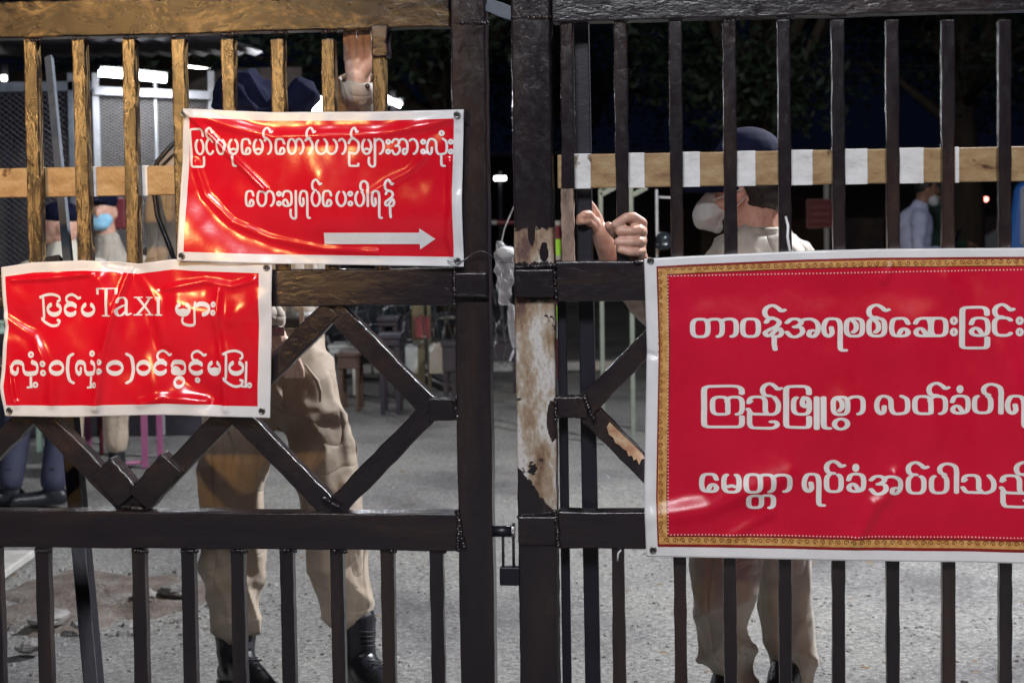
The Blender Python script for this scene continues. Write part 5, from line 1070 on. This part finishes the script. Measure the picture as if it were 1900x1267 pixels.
# blue pickup and silver car, low wall
def vehicle(label, name, x0, Y, L, hgt, m, m2, fac=1, cat='car', van=False):
    t = empty(name, (x0, Y, 0), label, cat, rz=-.31); prof = [(0, .35), (.02, .85), (.25, .95), (.9*1, 1.0), (1.35, 1.45), (2.6, 1.48), (3.2, 1.02), (L-.05, .9), (L, .4)]
    if van: prof = [(0, .35), (0, 1.0), (.06, 1.44), (.25, 1.5), (2.4, 1.48), (2.9, 1.02), (L-.05, .9), (L, .4)]
    s = hgt/1.48; wd = 1.6; v = [(x*fac, y, z*s) for y in (0, wd) for x, z in prof]; n = len(prof)
    mb = MB(); mb.add(v, [tuple(range(n)), tuple(range(n, 2*n))[::-1]] + [(i, n+i, n+(i+1) % n, (i+1) % n) for i in range(n)]); mb.build('body', m, t, bevel=.05, seg=3)
    for (a, b) in ((((.12, 1.0), (.9, 1.40)), ((1.0, 1.0), (2.2, 1.40))) if van else (((1.45, 1.0), (1.95, 1.38)), ((2.02, 1.0), (2.6, 1.38)))):
        mb = MB(); mb.box((a[0]*fac, -.012, a[1]*s), (b[0]*fac, -.003, b[1]*s)); w2 = mb.build('window', M_glassd, t, bevel=.004)
        mb = MB()
        for (p, r) in ((a, (b[0], a[1])), ((b[0], a[1]), b), (b, (a[0], b[1])), ((a[0], b[1]), a)): mb.beam((p[0]*fac, -.012, p[1]*s), (r[0]*fac, -.012, r[1]*s), .035, .02)
        mb.build('window_frame', m2, w2)
    for x in (.75, L-.8):
        for y in (.02, wd-.02): mb = MB(); mb.tube([(x*fac, y-.1, .32), (x*fac, y+.1, .32)], .32, 20); wv = mb.build('wheel', M_boot, t); mb = MB(); mb.tube([(x*fac, y-.115, .32), (x*fac, y-.1, .32)], .18, 14); mb.build('rim', M_grey, wv)
    mb = MB(); mb.box((.1*fac, -.006, .62*s), ((L-.1)*fac, -.001, .66*s)); mb.build('trim_strip', M_panel, t)
    return t
vehicle('bright blue vehicle with a silver window frame at the right edge', 'blue_vehicle', P(1872, 400, 12).x-.02, 12, 3.6, 1.55, M_blue, M_grey, van=True)
cr_ = vehicle('silver car parked in the dark with one small red lamp lit', 'parked_car', P(1812, 400, 22).x, 22, 4.2, 1.62, mat('dim_silver_paint', [(.10, .105, .12), (.15, .155, .17)], 4, .35, .02), M_dark)
mb = MB(); p = P(1829, 370, 21.93); mb.ball(LOC(cr_, p), .035, 10); mb.build('tail_lamp', M_redlamp, cr_, smooth=True)
lw = empty('low_wall', (0, 0, 0), 'low dark wall running behind the man with the phone', 'wall'); a = P(1300, 418, 26); b = P(2100, 418, 26)
for k in range(7): x = a.x+(b.x-a.x)*k/7; mb = MB(); mb.box((x, 26, 0), (x+(b.x-a.x)/7-.02, 26.25, P(1700, 403, 26).z)); mb.build('wall_panel', M_brick, lw, bevel=.02)
bwl = empty('back_wall', (0, 0, 0), 'tall dark plastered wall closing the yard behind everything', 'wall'); mb = MB(); mb.box((-22, 34, 0), (22, 34.3, 2.6)); mb.build('wall_face', M_brick, bwl); mb = MB(); mb.box((-22, 33.95, 2.6), (22, 34.35, 2.7)); mb.build('coping', M_kerb, bwl, bevel=.02)
# overhead wires
for k, (ya, yb_) in enumerate(((58, 78), (92, 128), (140, 118))):
    mb = MB(); mb.tube([P(1150+u*820/9, ya+(yb_-ya)*u/9+8*math.sin(math.pi*u/9), 16) for u in range(10)], .005, 5); o = mb.build('overhead_wire', M_dark, smooth=True)
    tag(o, ('topmost faint overhead wire in the dark sky at the upper right', 'middle faint overhead wire sagging in the dark sky', 'lowest faint overhead wire, rising to the right')[k], 'wire', 'overhead wires')
# trees: trunks, limbs and leaf masses against the night sky
def tree(x, Y, hgt, R, label, seed, n=15000):
    rg = np.random.default_rng(seed); t = empty('tree', (x, Y, 0), label, 'tree', 'trees behind the yard')
    mb = MB(); hz = hgt*.42; mb.tube([(0, 0, -.05), (.05, 0, hz*.5), (-.05, .05, hz), (0, .1, hgt*.7)], [.26, .2, .16, .08], 10)
    cl = []
    for k in range(13):
        a = rg.uniform(0, 6.28); rr = R*rg.uniform(.25, .85); z = hgt*rg.uniform(.42, .92); e = Vector((rr*math.cos(a), rr*math.sin(a), z)); cl.append((e, R*rg.uniform(.28, .48)))
        s = Vector((0, .05, hz*rg.uniform(.75, 1.2))); mb.tube([s, s.lerp(e, .5)+Vector((0, 0, .15)), e], [.09, .05, .02], 6)
    mb.build('trunk', M_bark, t, smooth=True)
    per = n//len(cl); V = []; 
    for e, r in cl:
        d = rg.normal(0, 1, (per, 3)); d /= np.linalg.norm(d, axis=1, keepdims=True); p = np.array(e) + d*(r*rg.uniform(.35, 1.08, (per, 1)))*np.array([1, 1, .75])
        a = rg.normal(0, 1, (per, 3)); a /= np.linalg.norm(a, axis=1, keepdims=True); b = np.cross(a, rg.normal(0, 1, (per, 3))); b /= np.linalg.norm(b, axis=1, keepdims=True)
        L_ = rg.uniform(.035, .08, (per, 1)); V.append(np.stack([p-a*L_, p+b*L_*.4, p+a*L_, p-b*L_*.4], 1))
    V = np.concatenate(V).reshape(-1, 3); me = bpy.data.meshes.new('crown'); f = np.arange(len(V)).reshape(-1, 4); me.from_pydata(V.tolist(), [], f.tolist()); me.materials.append(M_leaf)
    o = bpy.data.objects.new('crown', me); C.objects.link(o); o.parent = t; o['kind'] = 'stuff'
tree(-.6, 17, 6.2, 2.6, 'dark leafy tree behind the stiles at the middle of the gate', 1); tree(2.6, 16, 5.6, 2.3, 'broad dark tree above the cap of the right guard', 2); tree(5.8, 20, 6.8, 3.0, 'tall dark tree above the man with the phone at the right', 3)
tree(-4.6, 22, 7.2, 3.0, 'tall dark tree behind the roof of the guard booth', 4); tree(9.5, 26, 7.6, 3.4, 'large dark tree at the far right edge', 5); tree(1.2, 27, 7.4, 3.2, 'farthest dark tree behind the overhead wires', 6)
